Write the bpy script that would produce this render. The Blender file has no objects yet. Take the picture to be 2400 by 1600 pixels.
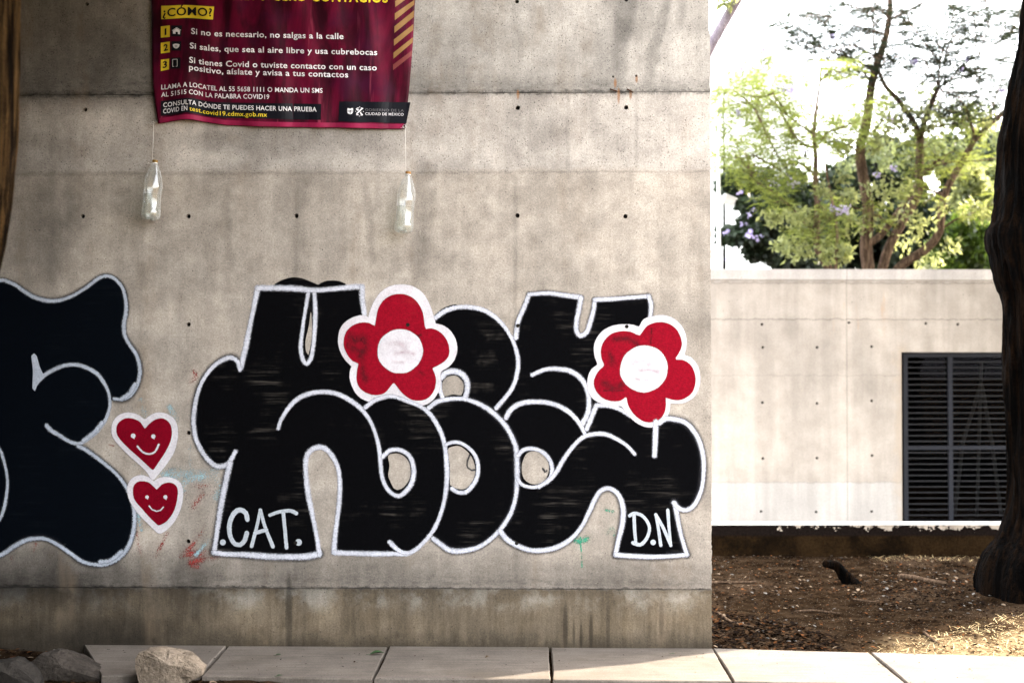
import bpy, bmesh, math, random
import numpy as np
from mathutils import Vector, Matrix
from mathutils.geometry import tessellate_polygon
from mathutils import noise as mn
random.seed(7); rng = np.random.default_rng(7)
SC = bpy.context.scene
COL = SC.collection
R = math.radians

# ------------------------------------------------------------------ camera
F = 50/36*2400                 # focal length in photo pixels
PITCH = math.atan(70/F)        # the horizon lies at y = 870 of 1600
H = 1.52
cam_d = bpy.data.cameras.new('camera'); cam = bpy.data.objects.new('camera', cam_d); COL.objects.link(cam)
cam_d.lens = 50; cam_d.sensor_width = 36; cam_d.clip_start = .1; cam_d.clip_end = 900
cam.location = (0, 0, H); cam.rotation_euler = (R(90)+PITCH, 0, 0)
cam_d.dof.use_dof = True; cam_d.dof.focus_distance = 7.9; cam_d.dof.aperture_fstop = 2.3
SC.camera = cam

# ------------------------------------------------------------------ light
SUN_AZ = math.atan2(.88, .475)  # from +Y towards +X
SUN_EL = R(34)
SUN = Vector((math.sin(SUN_AZ)*math.cos(SUN_EL), math.cos(SUN_AZ)*math.cos(SUN_EL), math.sin(SUN_EL)))
w = bpy.data.worlds.new('World'); SC.world = w; w.use_nodes = True
nt = w.node_tree; bg = nt.nodes['Background']
sky = nt.nodes.new('ShaderNodeTexSky'); sky.sky_type = 'NISHITA'; sky.sun_disc = False
sky.sun_elevation = SUN_EL; sky.sun_rotation = SUN_AZ; sky.air_density = 1.0; sky.dust_density = 3.0
hz = nt.nodes.new('ShaderNodeMix'); hz.data_type = 'RGBA'; hz.inputs[0].default_value = .55; hz.inputs[7].default_value = (7.2, 7.0, 6.75, 1)   # bright hazy sky
nt.links.new(sky.outputs[0], hz.inputs[6]); nt.links.new(hz.outputs[2], bg.inputs[0]); bg.inputs[1].default_value = .13
sl = bpy.data.lights.new('sun', 'SUN'); sl.energy = 2.0; sl.angle = R(.5); sl.color = (1, .89, .74)
so = bpy.data.objects.new('sun', sl); COL.objects.link(so); so.rotation_euler = SUN.to_track_quat('Z', 'Y').to_euler()
so.location = (10, 5, 12)
vs = SC.view_settings
vs.view_transform = 'Standard'; vs.look = 'None'; vs.gamma = 1; vs.use_curve_mapping = False; vs.exposure = 3.58
SC.cycles.use_denoising = True; SC.cycles.max_bounces = 8; SC.cycles.transparent_max_bounces = 24

# ------------------------------------------------------------------ helpers: rays
def ray(x, y):
    a, b = (x-1200)/F, (800-y)/F
    return Vector((a, math.cos(PITCH)-b*math.sin(PITCH), b*math.cos(PITCH)+math.sin(PITCH)))
CAM = Vector((0, 0, H))
def at_depth(x, y, Y):
    d = ray(x, y); return CAM+d*(Y/d.y)
def on_ground(x, y, z=0.):
    d = ray(x, y); return CAM+d*((z-H)/d.z)
def sunlit(x, y, z):           # a leaf clump here would throw its shade onto the sunlit paving
    a, b = x-z*SUN.x/SUN.z, y-z*SUN.y/SUN.z
    return -1.3 < a < 5.5 and 6.2 < b < 8.0+max(0, min(1.2, (a-1.6)*.75))
class Plane:                    # an upright plane; local x runs along it, local y goes into it
    def __init__(s, Y, deg):
        s.o = Vector((0, Y, 0)); s.a = -R(deg)
        s.u = Vector((math.cos(s.a), math.sin(s.a), 0)); s.n = Vector((-math.sin(s.a), math.cos(s.a), 0))
    def __call__(s, x, y, off=0.):   # local point `off` metres in front of the plane
        d = ray(x, y); t = ((s.o-s.n*off-CAM).dot(s.n))/d.dot(s.n); p = CAM+d*t-s.o
        return Vector((p.dot(s.u), -off, p.z))
WALL = Plane(7.88, 1.5)
FAR = Plane(15.8, -1.3)
PX = F/7.88                     # pixels per metre on the near wall

# ------------------------------------------------------------------ helpers: objects
def tag(o, label=None, cat=None, group=None, kind=None):
    for k, v in (('label', label), ('category', cat), ('group', group), ('kind', kind)):
        if v: o[k] = v
    return o
def mk(name, v, f, mats, parent=None, edge=None, mi=None, smooth=False, loc=None, rz=0):
    me = bpy.data.meshes.new(name)
    me.from_pydata([tuple(p) for p in v], [], [tuple(q) for q in f]); me.update()
    for m in (mats if isinstance(mats, (list, tuple)) else [mats]): me.materials.append(m)
    if edge is not None:
        at = me.attributes.new('edge', 'FLOAT', 'POINT'); at.data.foreach_set('value', np.array(edge, dtype=np.float32))
    if mi is not None: me.polygons.foreach_set('material_index', np.array(mi, dtype=np.int32))
    if smooth: me.polygons.foreach_set('use_smooth', [True]*len(me.polygons))
    o = bpy.data.objects.new(name, me); COL.objects.link(o)
    if parent: o.parent = parent
    if loc is not None: o.location = loc
    o.rotation_euler.z = rz
    return o
def empty(name, loc, rz=0, parent=None):
    o = bpy.data.objects.new(name, None); COL.objects.link(o); o.location = loc; o.rotation_euler.z = rz
    o.empty_display_size = .1
    return o
class MB:                       # collects shapes into one mesh
    def __init__(s): s.v = []; s.f = []; s.e = []; s.mi = []
    def add(s, v, f, e=None, m=0):
        b = len(s.v); s.v += [tuple(p) for p in v]; s.f += [tuple(i+b for i in q) for q in f]
        s.e += list(e) if e is not None else [0.]*len(v); s.mi += [m]*len(f)
    def box(s, a, b, m=0):
        (x0, y0, z0), (x1, y1, z1) = a, b
        s.add([(x0,y0,z0),(x1,y0,z0),(x1,y1,z0),(x0,y1,z0),(x0,y0,z1),(x1,y0,z1),(x1,y1,z1),(x0,y1,z1)],
              [(0,3,2,1),(4,5,6,7),(0,1,5,4),(1,2,6,5),(2,3,7,6),(3,0,4,7)], m=m)
    def tube(s, pts, rad, n=10, rough=0., m=0, cap=True, seed=0, ridge=0., freq=(5., 1.6)):
        pts = [Vector(p) for p in pts]; rr = random.Random(seed)
        t0 = (pts[1]-pts[0]).normalized(); ref = Vector((1,0,0)) if abs(t0.x) < .8 else Vector((0,1,0))
        nx = (ref-t0*ref.dot(t0)).normalized(); v = []; f = []
        prof = [1+rough*(rr.random()-.5)*2 for _ in range(n)]
        for i, p in enumerate(pts):
            t = (pts[min(i+1, len(pts)-1)]-pts[max(i-1, 0)]).normalized()
            nx = (nx-t*nx.dot(t)).normalized(); ny = t.cross(nx)
            for k in range(n):
                prof[k] = .8*prof[k]+.2*(1+rough*(rr.random()-.5)*2*1.6)
                a = 2*math.pi*k/n; q = 1.
                if ridge:
                    e = mn.noise((math.cos(a)*freq[0], math.sin(a)*freq[0], p.z*freq[1]+seed)); e2 = mn.noise((math.cos(a)*freq[0]*2.7, math.sin(a)*freq[0]*2.7, p.z*freq[1]*3+seed)); q = 1-ridge*(abs(e)*1.6+.5*abs(e2))+ridge*.5
                v.append(p+(nx*math.cos(a)+ny*math.sin(a))*rad[i]*prof[k]*q)
        for i in range(len(pts)-1):
            for k in range(n):
                f.append((i*n+k, i*n+(k+1) % n, (i+1)*n+(k+1) % n, (i+1)*n+k))
        if cap: f.append(tuple(range(n))[::-1]); f.append(tuple((len(pts)-1)*n+k for k in range(n)))
        s.add(v, f, m=m)
    def lathe(s, prof, n=32, org=(0,0,0), m=0, mod=None):
        v = []; f = []
        for (r, z) in prof:
            for k in range(n):
                a = 2*math.pi*k/n; q = r*(mod(a, z) if mod else 1)
                v.append((org[0]+q*math.cos(a), org[1]+q*math.sin(a), org[2]+z))
        for i in range(len(prof)-1):
            for k in range(n): f.append((i*n+k, i*n+(k+1) % n, (i+1)*n+(k+1) % n, (i+1)*n+k))
        f.append(tuple(range(n))[::-1]); f.append(tuple((len(prof)-1)*n+k for k in range(n)))
        s.add(v, f, m=m)
    def build(s, name, mats, parent=None, edge=False, smooth=False, loc=None, rz=0):
        return mk(name, s.v, s.f, mats, parent, s.e if edge else None, s.mi, smooth, loc, rz)
def spline(pts, step, closed=False):
    """Catmull-Rom through 2-D/3-D points, sampled about every `step`"""
    P = [np.array(p, float) for p in pts]; n = len(P); out = []
    if n == 2: 
        k = max(2, int(np.linalg.norm(P[1]-P[0])/step)); return [P[0]+(P[1]-P[0])*i/k for i in range(k+1)]
    for i in range(n if closed else n-1):
        p1, p2 = P[i], P[(i+1) % n]
        p0 = P[(i-1) % n] if closed or i > 0 else 2*p1-p2
        p3 = P[(i+2) % n] if closed or i+2 < n else 2*p2-p1
        k = max(1, int(np.linalg.norm(p2-p1)/step))
        for j in range(k):
            t = j/k
            out.append(.5*(2*p1+(p2-p0)*t+(2*p0-5*p1+4*p2-p3)*t*t+(3*p1-p0-3*p2+p3)*t**3))
    if not closed: out.append(P[-1])
    return out
def smooth_tube_pts(pts, rad, step):
    q = spline([(*p, r) for p, r in zip(pts, rad)], step)
    return [Vector(a[:3]) for a in q], [max(.002, a[3]) for a in q]

# ------------------------------------------------------------------ helpers: nodes
class NT:
    def __init__(s, name):
        s.m = bpy.data.materials.new(name); s.m.use_nodes = True; s.t = s.m.node_tree
        s.b = s.t.nodes['Principled BSDF']; s.out = s.t.nodes['Material Output']
        s.co = s.t.nodes.new('ShaderNodeTexCoord').outputs['Object']
    def put(s, sock, val):
        if isinstance(val, bpy.types.NodeSocket): s.t.links.new(val, sock)
        elif isinstance(val, (tuple, list)) and sock.type == 'RGBA': sock.default_value = (*val[:3], 1)
        else: sock.default_value = val
    def n(s, typ, props=None, **ins):
        d = s.t.nodes.new(typ)
        for k, v in (props or {}).items(): setattr(d, k, v)
        for k, v in ins.items():
            s.put(d.inputs[int(k[1:])] if k[0] == 'i' and k[1:].isdigit() else d.inputs[k.replace('_', ' ')], v)
        return d
    def math(s, op, a, b=0., c=0., clamp=False):
        return s.n('ShaderNodeMath', {'operation': op, 'use_clamp': clamp}, i0=a, i1=b, i2=c).outputs[0]
    def map(s, scale=(1,1,1), loc=(0,0,0), vec=None):
        return s.n('ShaderNodeMapping', None, Vector=vec or s.co, Scale=scale, Location=loc).outputs[0]
    def noise(s, scale, detail=4, rough=.55, vec=None, dist=0.):
        return s.n('ShaderNodeTexNoise', None, Vector=vec or s.co, Scale=scale, Detail=detail, Roughness=rough, Distortion=dist).outputs[0]
    def voro(s, scale, vec=None, feat='F1'):
        return s.n('ShaderNodeTexVoronoi', {'feature': feat}, Vector=vec or s.co, Scale=scale)
    def rng(s, v, a, b, c=0., d=1., smooth=True):
        return s.n('ShaderNodeMapRange', {'interpolation_type': 'SMOOTHSTEP' if smooth else 'LINEAR'}, Value=v,
                   i1=a, i2=b, i3=c, i4=d).outputs[0]
    def mix(s, f, a, b, mode='MIX'):
        d = s.t.nodes.new('ShaderNodeMix'); d.data_type = 'RGBA'; d.blend_type = mode
        s.put(d.inputs[0], f); s.put(d.inputs[6], a); s.put(d.inputs[7], b); return d.outputs[2]
    def mul(s, col, f):       # colour times a grey value
        return s.n('ShaderNodeVectorMath', {'operation': 'SCALE'}, i0=col, Scale=f).outputs[0]
    def attr(s, name): return s.n('ShaderNodeAttribute', {'attribute_name': name}).outputs['Fac']
    def xyz(s):
        d = s.n('ShaderNodeSeparateXYZ', None, Vector=s.co); return d.outputs
    def bump(s, h, strength=.3, dist=.01):
        s.put(s.b.inputs['Normal'], s.n('ShaderNodeBump', None, Height=h, Strength=strength, Distance=dist).outputs[0])
    def set(s, **k):
        for a, v in k.items(): s.put(s.b.inputs[a.replace('_', ' ')], v)
        return s
def plain(name, col, rough=.6, var=.25, scale=12, metal=0., bump=0., spec=.2):
    m = NT(name); n = m.noise(scale, 5, .6)
    m.set(Base_Color=m.mul(col, m.rng(n, .25, .75, 1-var, 1+var)), Roughness=rough, Metallic=metal, Specular_IOR_Level=spec)
    if bump: m.bump(n, bump, .01)
    return m.m

# ------------------------------------------------------------------ materials
def near_concrete():
    m = NT('weathered board concrete'); x, y, z = m.xyz()
    big = m.noise(.9, 5, .6); mid = m.noise(5, 6, .65); fine = m.noise(95, 3, .7); grit = m.noise(220, 2, .6)
    streak = m.noise(1, 6, .6, m.map((9, 9, .55)))
    streak2 = m.noise(1, 5, .7, m.map((30, 30, 3.2)))
    col = m.mix(m.rng(mid, .3, .7), (.46, .405, .345), (.38, .33, .277))
    jz = m.math('ADD', z, m.rng(mid, 0, 1, -.05, .05)); jz2 = m.math('ADD', z, m.rng(m.noise(28, 4, .7), 0, 1, -.016, .016))
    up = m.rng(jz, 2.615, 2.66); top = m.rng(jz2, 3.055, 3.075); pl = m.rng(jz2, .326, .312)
    col = m.mix(up, col, m.mix(m.rng(mid, .3, .7), (.51, .462, .41), (.425, .38, .335)))
    col = m.mix(top, col, m.mix(m.rng(mid, .3, .7), (.44, .405, .362), (.36, .33, .293)))
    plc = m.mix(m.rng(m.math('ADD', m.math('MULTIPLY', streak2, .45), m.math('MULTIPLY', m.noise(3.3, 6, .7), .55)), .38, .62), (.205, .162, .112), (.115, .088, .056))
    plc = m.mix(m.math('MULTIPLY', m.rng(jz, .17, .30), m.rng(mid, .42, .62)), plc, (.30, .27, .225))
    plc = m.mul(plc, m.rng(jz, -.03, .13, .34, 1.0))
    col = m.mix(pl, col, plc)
    g = m.math('MULTIPLY', m.math('MULTIPLY', m.rng(big, .3, .72, .76, 1.16), m.math('MULTIPLY', m.rng(m.noise(2.6, 7, .72), .3, .7, .72, 1.18), m.rng(m.noise(13, 6, .7), .3, .7, .91, 1.07))), m.rng(streak, .3, .72, .88, 1.08))
    g = m.math('MULTIPLY', g, m.rng(streak2, .2, .8, .95, 1.04))
    g = m.math('MULTIPLY', g, m.rng(fine, .25, .75, .80, 1.17)); g = m.math('MULTIPLY', g, m.rng(grit, .25, .75, .80, 1.17))
    # air holes, denser in the upper lift
    v1 = m.voro(30).outputs['Distance']; v2 = m.voro(75).outputs['Distance']; v3 = m.voro(9).outputs['Distance']
    p1 = m.math('MULTIPLY', m.rng(v1, .07, .12, 1, 0), m.rng(m.noise(11, 3), .5, .58))
    p2 = m.math('MULTIPLY', m.rng(v2, .16, .28, 1, 0), m.math('MULTIPLY', m.rng(m.noise(17, 3), .42, .56), m.rng(up, 0, 1, .55, 1)))
    p3 = m.rng(v3, .028, .042, 1, 0)
    pit = m.math('MAXIMUM', m.math('MAXIMUM', p1, p3), p2)
    g = m.math('MULTIPLY', g, m.rng(pit, 0, 1, 1, .42))
    # lift joints: dirt caught in the line, thicker to the left and in clumps
    def joint(z0, half, dark):
        d = m.math('ABSOLUTE', m.math('SUBTRACT', jz2, z0)); cl = m.rng(m.noise(1, 5, .7, m.map((14, 14, 50))), .35, .68, .35, 1)
        left = m.rng(x, -2.9, .4, 1.5, .8)
        return m.math('MULTIPLY', m.rng(m.math('DIVIDE', d, left), 0, half, dark, 0), cl)
    for z0, hf, dk in ((3.070, .024, .9), (.323, .012, .85), (2.625, .014, .34), (3.095, .10, .42), (.35, .07, .42)):
        g = m.math('MULTIPLY', g, m.math('SUBTRACT', 1., joint(z0, hf, dk)))
    # faint panel seams
    for u0, z0, z1 in ((.31, 2.64, 3.06), (.69, 2.64, 3.06), (-1.2, .35, 2.6), (.02, .35, 2.6), (1.0-2.15, 0, .31)):
        d = m.math('ABSOLUTE', m.math('SUBTRACT', m.math('ADD', x, m.rng(mid, 0, 1, -.012, .012)), u0))
        k = m.math('MULTIPLY', m.rng(d, .0, .022, .16, 0), m.math('MULTIPLY', m.rng(z, z0-.02, z0+.02), m.rng(z, z1-.02, z1+.02, 1, 0)))
        g = m.math('MULTIPLY', g, m.math('SUBTRACT', 1., k))
    # damp and soot stains; the broad left and foot ones paint in vignette and ground shade (photo px, half sizes in m, strength, lean)
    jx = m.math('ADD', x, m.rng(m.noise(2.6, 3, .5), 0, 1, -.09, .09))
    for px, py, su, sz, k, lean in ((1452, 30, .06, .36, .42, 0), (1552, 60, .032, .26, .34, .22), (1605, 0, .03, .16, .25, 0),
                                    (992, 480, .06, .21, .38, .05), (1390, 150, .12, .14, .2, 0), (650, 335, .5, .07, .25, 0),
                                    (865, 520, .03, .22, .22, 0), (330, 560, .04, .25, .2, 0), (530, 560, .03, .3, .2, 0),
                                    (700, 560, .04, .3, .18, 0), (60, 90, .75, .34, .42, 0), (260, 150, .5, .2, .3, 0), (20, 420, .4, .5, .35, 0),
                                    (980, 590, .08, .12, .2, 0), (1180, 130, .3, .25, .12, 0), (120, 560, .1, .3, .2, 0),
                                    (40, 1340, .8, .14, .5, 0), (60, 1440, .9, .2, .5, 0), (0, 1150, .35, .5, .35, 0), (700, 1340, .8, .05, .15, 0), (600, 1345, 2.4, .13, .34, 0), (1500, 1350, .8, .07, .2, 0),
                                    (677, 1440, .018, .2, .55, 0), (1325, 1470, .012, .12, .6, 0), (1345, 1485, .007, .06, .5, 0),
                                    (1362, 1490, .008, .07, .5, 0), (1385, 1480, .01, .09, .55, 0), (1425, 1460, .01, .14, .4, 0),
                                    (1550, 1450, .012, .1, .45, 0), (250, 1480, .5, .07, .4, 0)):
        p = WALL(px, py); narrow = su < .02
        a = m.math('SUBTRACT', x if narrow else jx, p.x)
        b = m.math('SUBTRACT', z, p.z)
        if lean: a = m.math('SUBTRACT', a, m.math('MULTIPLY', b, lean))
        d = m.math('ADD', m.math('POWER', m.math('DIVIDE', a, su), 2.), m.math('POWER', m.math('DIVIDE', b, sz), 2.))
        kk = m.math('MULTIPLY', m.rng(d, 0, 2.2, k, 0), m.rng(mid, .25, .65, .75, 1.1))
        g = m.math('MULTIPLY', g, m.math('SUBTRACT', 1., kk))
    col = m.mul(col, g)
    run = m.math('MULTIPLY', m.rng(m.noise(1, 5, .6, m.map((4.2, 4.2, .5), (3, 0, 1))), .52, .70), m.rng(m.noise(5, 5, .7), .38, .62)); col = m.mix(m.math('MULTIPLY', run, .8), col, m.mix(.5, col, (.20, .145, .095)))
    # rust runs from the old wires
    for px, py, sz in ((1442, 195, .03), (1450, 225, .05), (1478, 222, .03), (1492, 185, .025), (1214, 222, .03)):
        p = WALL(px, py)
        a = m.math('DIVIDE', m.math('SUBTRACT', x, p.x), .009); b = m.math('DIVIDE', m.math('SUBTRACT', z, p.z), sz)
        d = m.math('ADD', m.math('POWER', a, 2.), m.math('POWER', b, 2.))
        col = m.mix(m.rng(d, .1, 1.3, .7, 0), col, (.26, .11, .035))
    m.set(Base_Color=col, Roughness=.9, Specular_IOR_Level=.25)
    h = m.math('SUBTRACT', m.math('ADD', m.math('MULTIPLY', fine, .35), m.math('MULTIPLY', mid, .5)), m.math('MULTIPLY', pit, .8))
    m.bump(h, .45, .004); return m.m
def far_concrete():
    m = NT('pale board concrete'); x, y, z = m.xyz()
    big = m.noise(.8, 5, .6); mid = m.noise(4, 6, .65); fine = m.noise(60, 3, .7); streak = m.noise(1, 6, .6, m.map((5, 5, .4)))
    col = m.mix(m.rng(mid, .3, .7), (.37, .328, .287), (.305, .268, .232))
    jz = m.math('ADD', z, m.rng(m.noise(12, 4), 0, 1, -.02, .02))
    col = m.mix(m.rng(jz, .30, .27), col, (.375, .35, .325))
    col = m.mix(m.rng(jz, 2.51, 2.53), col, (.40, .37, .345))
    g = m.math('MULTIPLY', m.rng(big, .3, .7, .80, 1.1), m.rng(streak, .3, .7, .82, 1.08))
    g = m.math('MULTIPLY', g, m.rng(fine, .25, .75, .88, 1.1))
    for z0, hf, k in ((2.505, .012, .3), (2.10, .012, .4), (1.475, .009, .18), (.285, .012, .2)):
        g = m.math('MULTIPLY', g, m.rng(m.math('ABSOLUTE', m.math('SUBTRACT', jz, z0)), 0, hf, 1-k, 1))
    us = FAR(1985, 900).x
    g = m.math('MULTIPLY', g, m.rng(m.math('ABSOLUTE', m.math('SUBTRACT', x, us)), 0, .014, .7, 1))
    pit = m.math('MULTIPLY', m.rng(m.voro(14).outputs['Distance'], .05, .1, 1, 0), m.rng(m.noise(2.2, 3), .46, .6))
    pit = m.math('MULTIPLY', pit, m.rng(z, 1.4, 2.1, .15, 1))
    g = m.math('MULTIPLY', g, m.rng(pit, 0, 1, 1, .4))
    col = m.mul(col, g)
    rust = m.math('MULTIPLY', m.rng(m.noise(1, 5, .7, m.map((9, 9, 1.2))), .55, .75), m.math('MULTIPLY', m.rng(z, 1.75, 2.0), m.rng(z, 2.5, 2.3)))
    near = m.rng(m.math('ABSOLUTE', m.math('SUBTRACT', x, us+.25)), .15, .7, .75, 0)
    col = m.mix(m.math('MULTIPLY', rust, near), col, (.38, .22, .12))
    wx = FAR(2112, 900).x   # grime round the window opening
    d = m.rng(m.math('ADD', m.math('ABSOLUTE', m.math('SUBTRACT', x, wx)), m.rng(m.noise(9, 4), 0, 1, -.1, .1)), -.02, .12, .45, 0)
    col = m.mix(m.math('MULTIPLY', d, m.rng(z, 1.9, 1.7)), col, (.30, .235, .17))
    m.set(Base_Color=col, Roughness=.9, Specular_IOR_Level=.25); m.bump(fine, .2, .004); return m.m
def paint(name, col, col2, soft=.45, grain=.5, streak=None, cover=1., rough=.75, gscale=150, spec=.2, op=1.):
    """spray paint: opacity falls off as speckle towards the edge of a stroke"""
    m = NT(name); e = m.attr('edge'); g1 = m.noise(gscale, 2, .6); g2 = m.noise(7, 5, .6)
    c = m.mix(m.rng(g1, .3, .72), col, col2)
    if streak: 
        s1 = m.noise(1, 6, .6, m.map((2.6, 2.6, 46))); s2 = m.noise(3.2, 4, .6); s3 = m.noise(1, 4, .6, m.map((9, 9, 160)))
        k = m.math('MULTIPLY', m.rng(s1, .47, .80), m.rng(s2, .50, .66)); k = m.math('MULTIPLY', k, m.rng(s3, .3, .7, .25, 1))
        c = m.mix(k, c, streak)
    else: c = m.mul(c, m.rng(g2, .3, .7, .86, 1.06))
    m.set(Base_Color=c, Roughness=rough, Specular_IOR_Level=spec)
    a = m.math('ADD', m.math('SUBTRACT', 1., e), m.math('MULTIPLY', m.math('SUBTRACT', m.noise(gscale*1.2, 2, .7), .5), grain))
    al = m.rng(a, .04, soft)
    if cover < 1: al = m.math('MULTIPLY', al, m.rng(m.math('ADD', m.noise(gscale, 2, .8), m.math('MULTIPLY', m.math('SUBTRACT', g2, .5), .8)), .62-cover*.4, .72-cover*.4))
    if op < 1: al = m.math('MULTIPLY', al, m.math('MULTIPLY', op, m.rng(m.noise(22, 4, .6), .3, .7, .3, 1.2)))
    m.set(Alpha=al); m.bump(m.noise(95, 3, .7), .3, .003); return m.m
M = {}
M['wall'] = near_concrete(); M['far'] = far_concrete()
M['hole'] = plain('tie hole dark', (.012, .010, .008), .95)
M['black'] = paint('black spray paint', (.0012, .0012, .0016), (.0022, .0022, .0028), .5, .4, streak=(.10, .088, .076), rough=.85, spec=.03)
M['navy'] = paint('blue black spray paint', (.0010, .0018, .0034), (.0016, .003, .0052), .5, .4, streak=(.010, .013, .017), rough=.85, spec=.03)
M['halo'] = paint('black overspray', (.02, .02, .025), (.03, .03, .035), 1.0, .9, rough=.8)
M['white'] = paint('white spray line', (.64, .645, .70), (.42, .43, .49), .75, .9)
M['cool'] = paint('thin white spray line', (.50, .54, .61), (.31, .34, .40), .85, 1.0)
M['pure'] = paint('dense white spray paint', (.68, .655, .675), (.56, .52, .55), .6, .7)
M['ghost'] = paint('pink ghosting', (.52, .36, .40), (.58, .44, .47), 1.5, .5, op=.5)
M['letter'] = paint('grey white tag paint', (.50, .535, .57), (.36, .39, .43), .3, .4)
M['red'] = paint('red spray paint', (.285, .0035, .015), (.175, .0025, .010), .5, .6, streak=(.25, .030, .026), spec=.04)
M['crimson'] = paint('deep red spray paint', (.205, .0015, .011), (.15, .0012, .009), .5, .6, spec=.04)
M['redmist'] = paint('red overspray', (.28, .03, .025), (.22, .03, .025), .9, 1.2, cover=.24, gscale=130)
M['bluemist'] = paint('pale blue overspray', (.30, .48, .54), (.30, .46, .50), 1., 1.2, cover=.28, gscale=130)
M['green'] = paint('green paint splash', (.03, .30, .18), (.03, .26, .16), .9, 1.3, cover=.45, gscale=120)
M['darkred'] = paint('dark roller mark', (.085, .003, .009), (.12, .004, .011), 1.3, .5, op=.75)

# ------------------------------------------------------------------ near wall with grooves and tie holes
TIES = [(194,507),(442,507),(695,506),(1213,505),(1466,507),(442,760),(442,1014),(441,1268),(200,257),(1214,253),(1468,252),
        (204,10),(1212,4),(1468,0),(1437,180),(1491,178)]
wall = empty('concrete_wall', WALL.o, WALL.a)
tag(wall, 'near board-marked concrete wall covered in black bubble-letter graffiti, with a banner hung at its top', 'wall')
UR = WALL(1667, 800).x
def band(mb, z0, z1, first):
    rr = random.Random(int(z0*100)); outer = [(-6.5, z0)]
    outer += [(UR, z0)]
    z = z0+.012
    while z < z1-.01:
        outer.append((UR+rr.uniform(-.004, .0015)-(.006 if z > 3.40 else 0), z)); z += rr.uniform(.008, .03)
    outer += [(UR, z1)] + [(-6.5, z1)]
    loops = [outer]
    for tx, ty in TIES:
        p = WALL(tx, ty)
        if z0+.02 < p.z < z1-.02:
            r = .0125 if ty > 240 else .011
            if (tx, ty) in ((1437,180),(1491,178)): r = .006
            loops.append([(p.x+r*math.cos(a)*(1+rr.uniform(-.12,.12)), p.z+r*math.sin(a)) for a in [2*math.pi*k/16 for k in range(16)]])
    tri = tessellate_polygon([[Vector((a, b, 0)) for a, b in l] for l in loops])
    flat = [(a, 0, b) for l in loops for a, b in l]
    mb.add(flat, tri)
    for l in loops:
        n = len(l); v = [(a, 0, b) for a, b in l]+[(a, .03, b) for a, b in l]
        mb.add(v, [(k, (k+1) % n, n+(k+1) % n, n+k) for k in range(n)])
        if n == 16: mb.add([(a, .0285, b) for a, b in l], [tuple(range(n))], m=1)
mb = MB()
band(mb, -.1, .3192, 1); band(mb, .3218, 3.0668, 0); band(mb, 3.0692, 4.7, 0)
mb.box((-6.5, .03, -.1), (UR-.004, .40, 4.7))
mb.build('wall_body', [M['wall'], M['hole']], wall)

# ------------------------------------------------------------------ painting on the wall
LAYER = [0]
THIN = .4
def ribbon(mb, pts, width, y0, closed=False, step=6, rim=0):
    """a sprayed stroke: pts in photo pixels, a repeated point makes a sharp corner"""
    runs = [[]]
    for p in pts:
        if runs[-1] and runs[-1][-1] == p: runs.append([p])
        else: runs[-1].append(p)
    for run in runs:
        if len(run) < 2: continue
        q = [WALL(*p) for p in spline(run, step, closed)]; q = np.array([(a.x, a.z) for a in q])
        if closed: q = np.vstack([q, q[:1]])
        n = len(q); t = np.gradient(q, axis=0)
        if closed: t[0] = t[-1] = (q[1]-q[-2])/2
        t /= np.linalg.norm(t, axis=1)[:, None]+1e-9; nr = np.stack([-t[:, 1], t[:, 0]], 1)
        ph = random.random()*6; hw = width/PX/2
        v = []; e = []; f = []
        for i in range(n):
            wv = hw*(1+.09*math.sin(i*.11+ph)+.06*math.sin(i*.29+ph*2)); y = -(y0+i*6e-6)*THIN
            for s in (-1, -.62, 0, .62, 1):
                p = q[i]+nr[i]*wv*s; v.append((p[0], y, p[1])); e.append(max(0, s*rim) if rim else abs(s))
        for i in range(n-1):
            for k in range(4): a = i*5+k; f.append((a, a+1, a+6, a+5))
        mb.add(v, f, e)
        if not closed:
            for i, sg in ((0, -1), (n-1, 1)):
                y = -(y0+i*6e-6+(3e-6 if sg > 0 else -3e-6))*THIN; v = [(q[i][0], y, q[i][1])]; e = [0]; f = []
                for rr_, ee in ((.62, .62), (1, 1)):
                    for k in range(9):
                        a = -math.pi/2+math.pi*k/8; p = q[i]+hw*rr_*(t[i]*sg*math.cos(a)+nr[i]*math.sin(a))
                        v.append((p[0], y, p[1])); e.append(ee)
                for k in range(8): f += [(0, 1+k, 2+k), (1+k, 10+k, 11+k, 2+k)]
                mb.add(v, f, e)
        y0 += n*6e-6
    return y0
def fill(mb, loops, y0, smooth=True, step=6):
    L = []
    for l in loops:
        q = spline(l, step, True) if smooth else l
        L.append([Vector((a.x, a.z, 0)) for a in (WALL(*p) for p in q)])
    tri = tessellate_polygon(L); mb.add([(p.x, -y0*THIN, p.y) for l in L for p in l], tri)
def blob(name, pts, mat, parent, y0, soft=8):
    mb = MB(); fill(mb, [pts], y0); ar = sum(a[0]*b[1]-b[0]*a[1] for a, b in zip(pts, pts[1:]+pts[:1]))
    ribbon(mb, pts, soft, y0+.0002, closed=True, rim=1 if ar > 0 else -1); return mb.build(name, mat, parent, edge=True)
def strokes(name, lst, mat, parent, y0, extra=0):
    mb = MB()
    for pts, wd in lst: y0 = ribbon(mb, pts, (wd+extra)*1.07, y0)+.00003
    return mb.build(name, mat, parent, edge=True)

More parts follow.
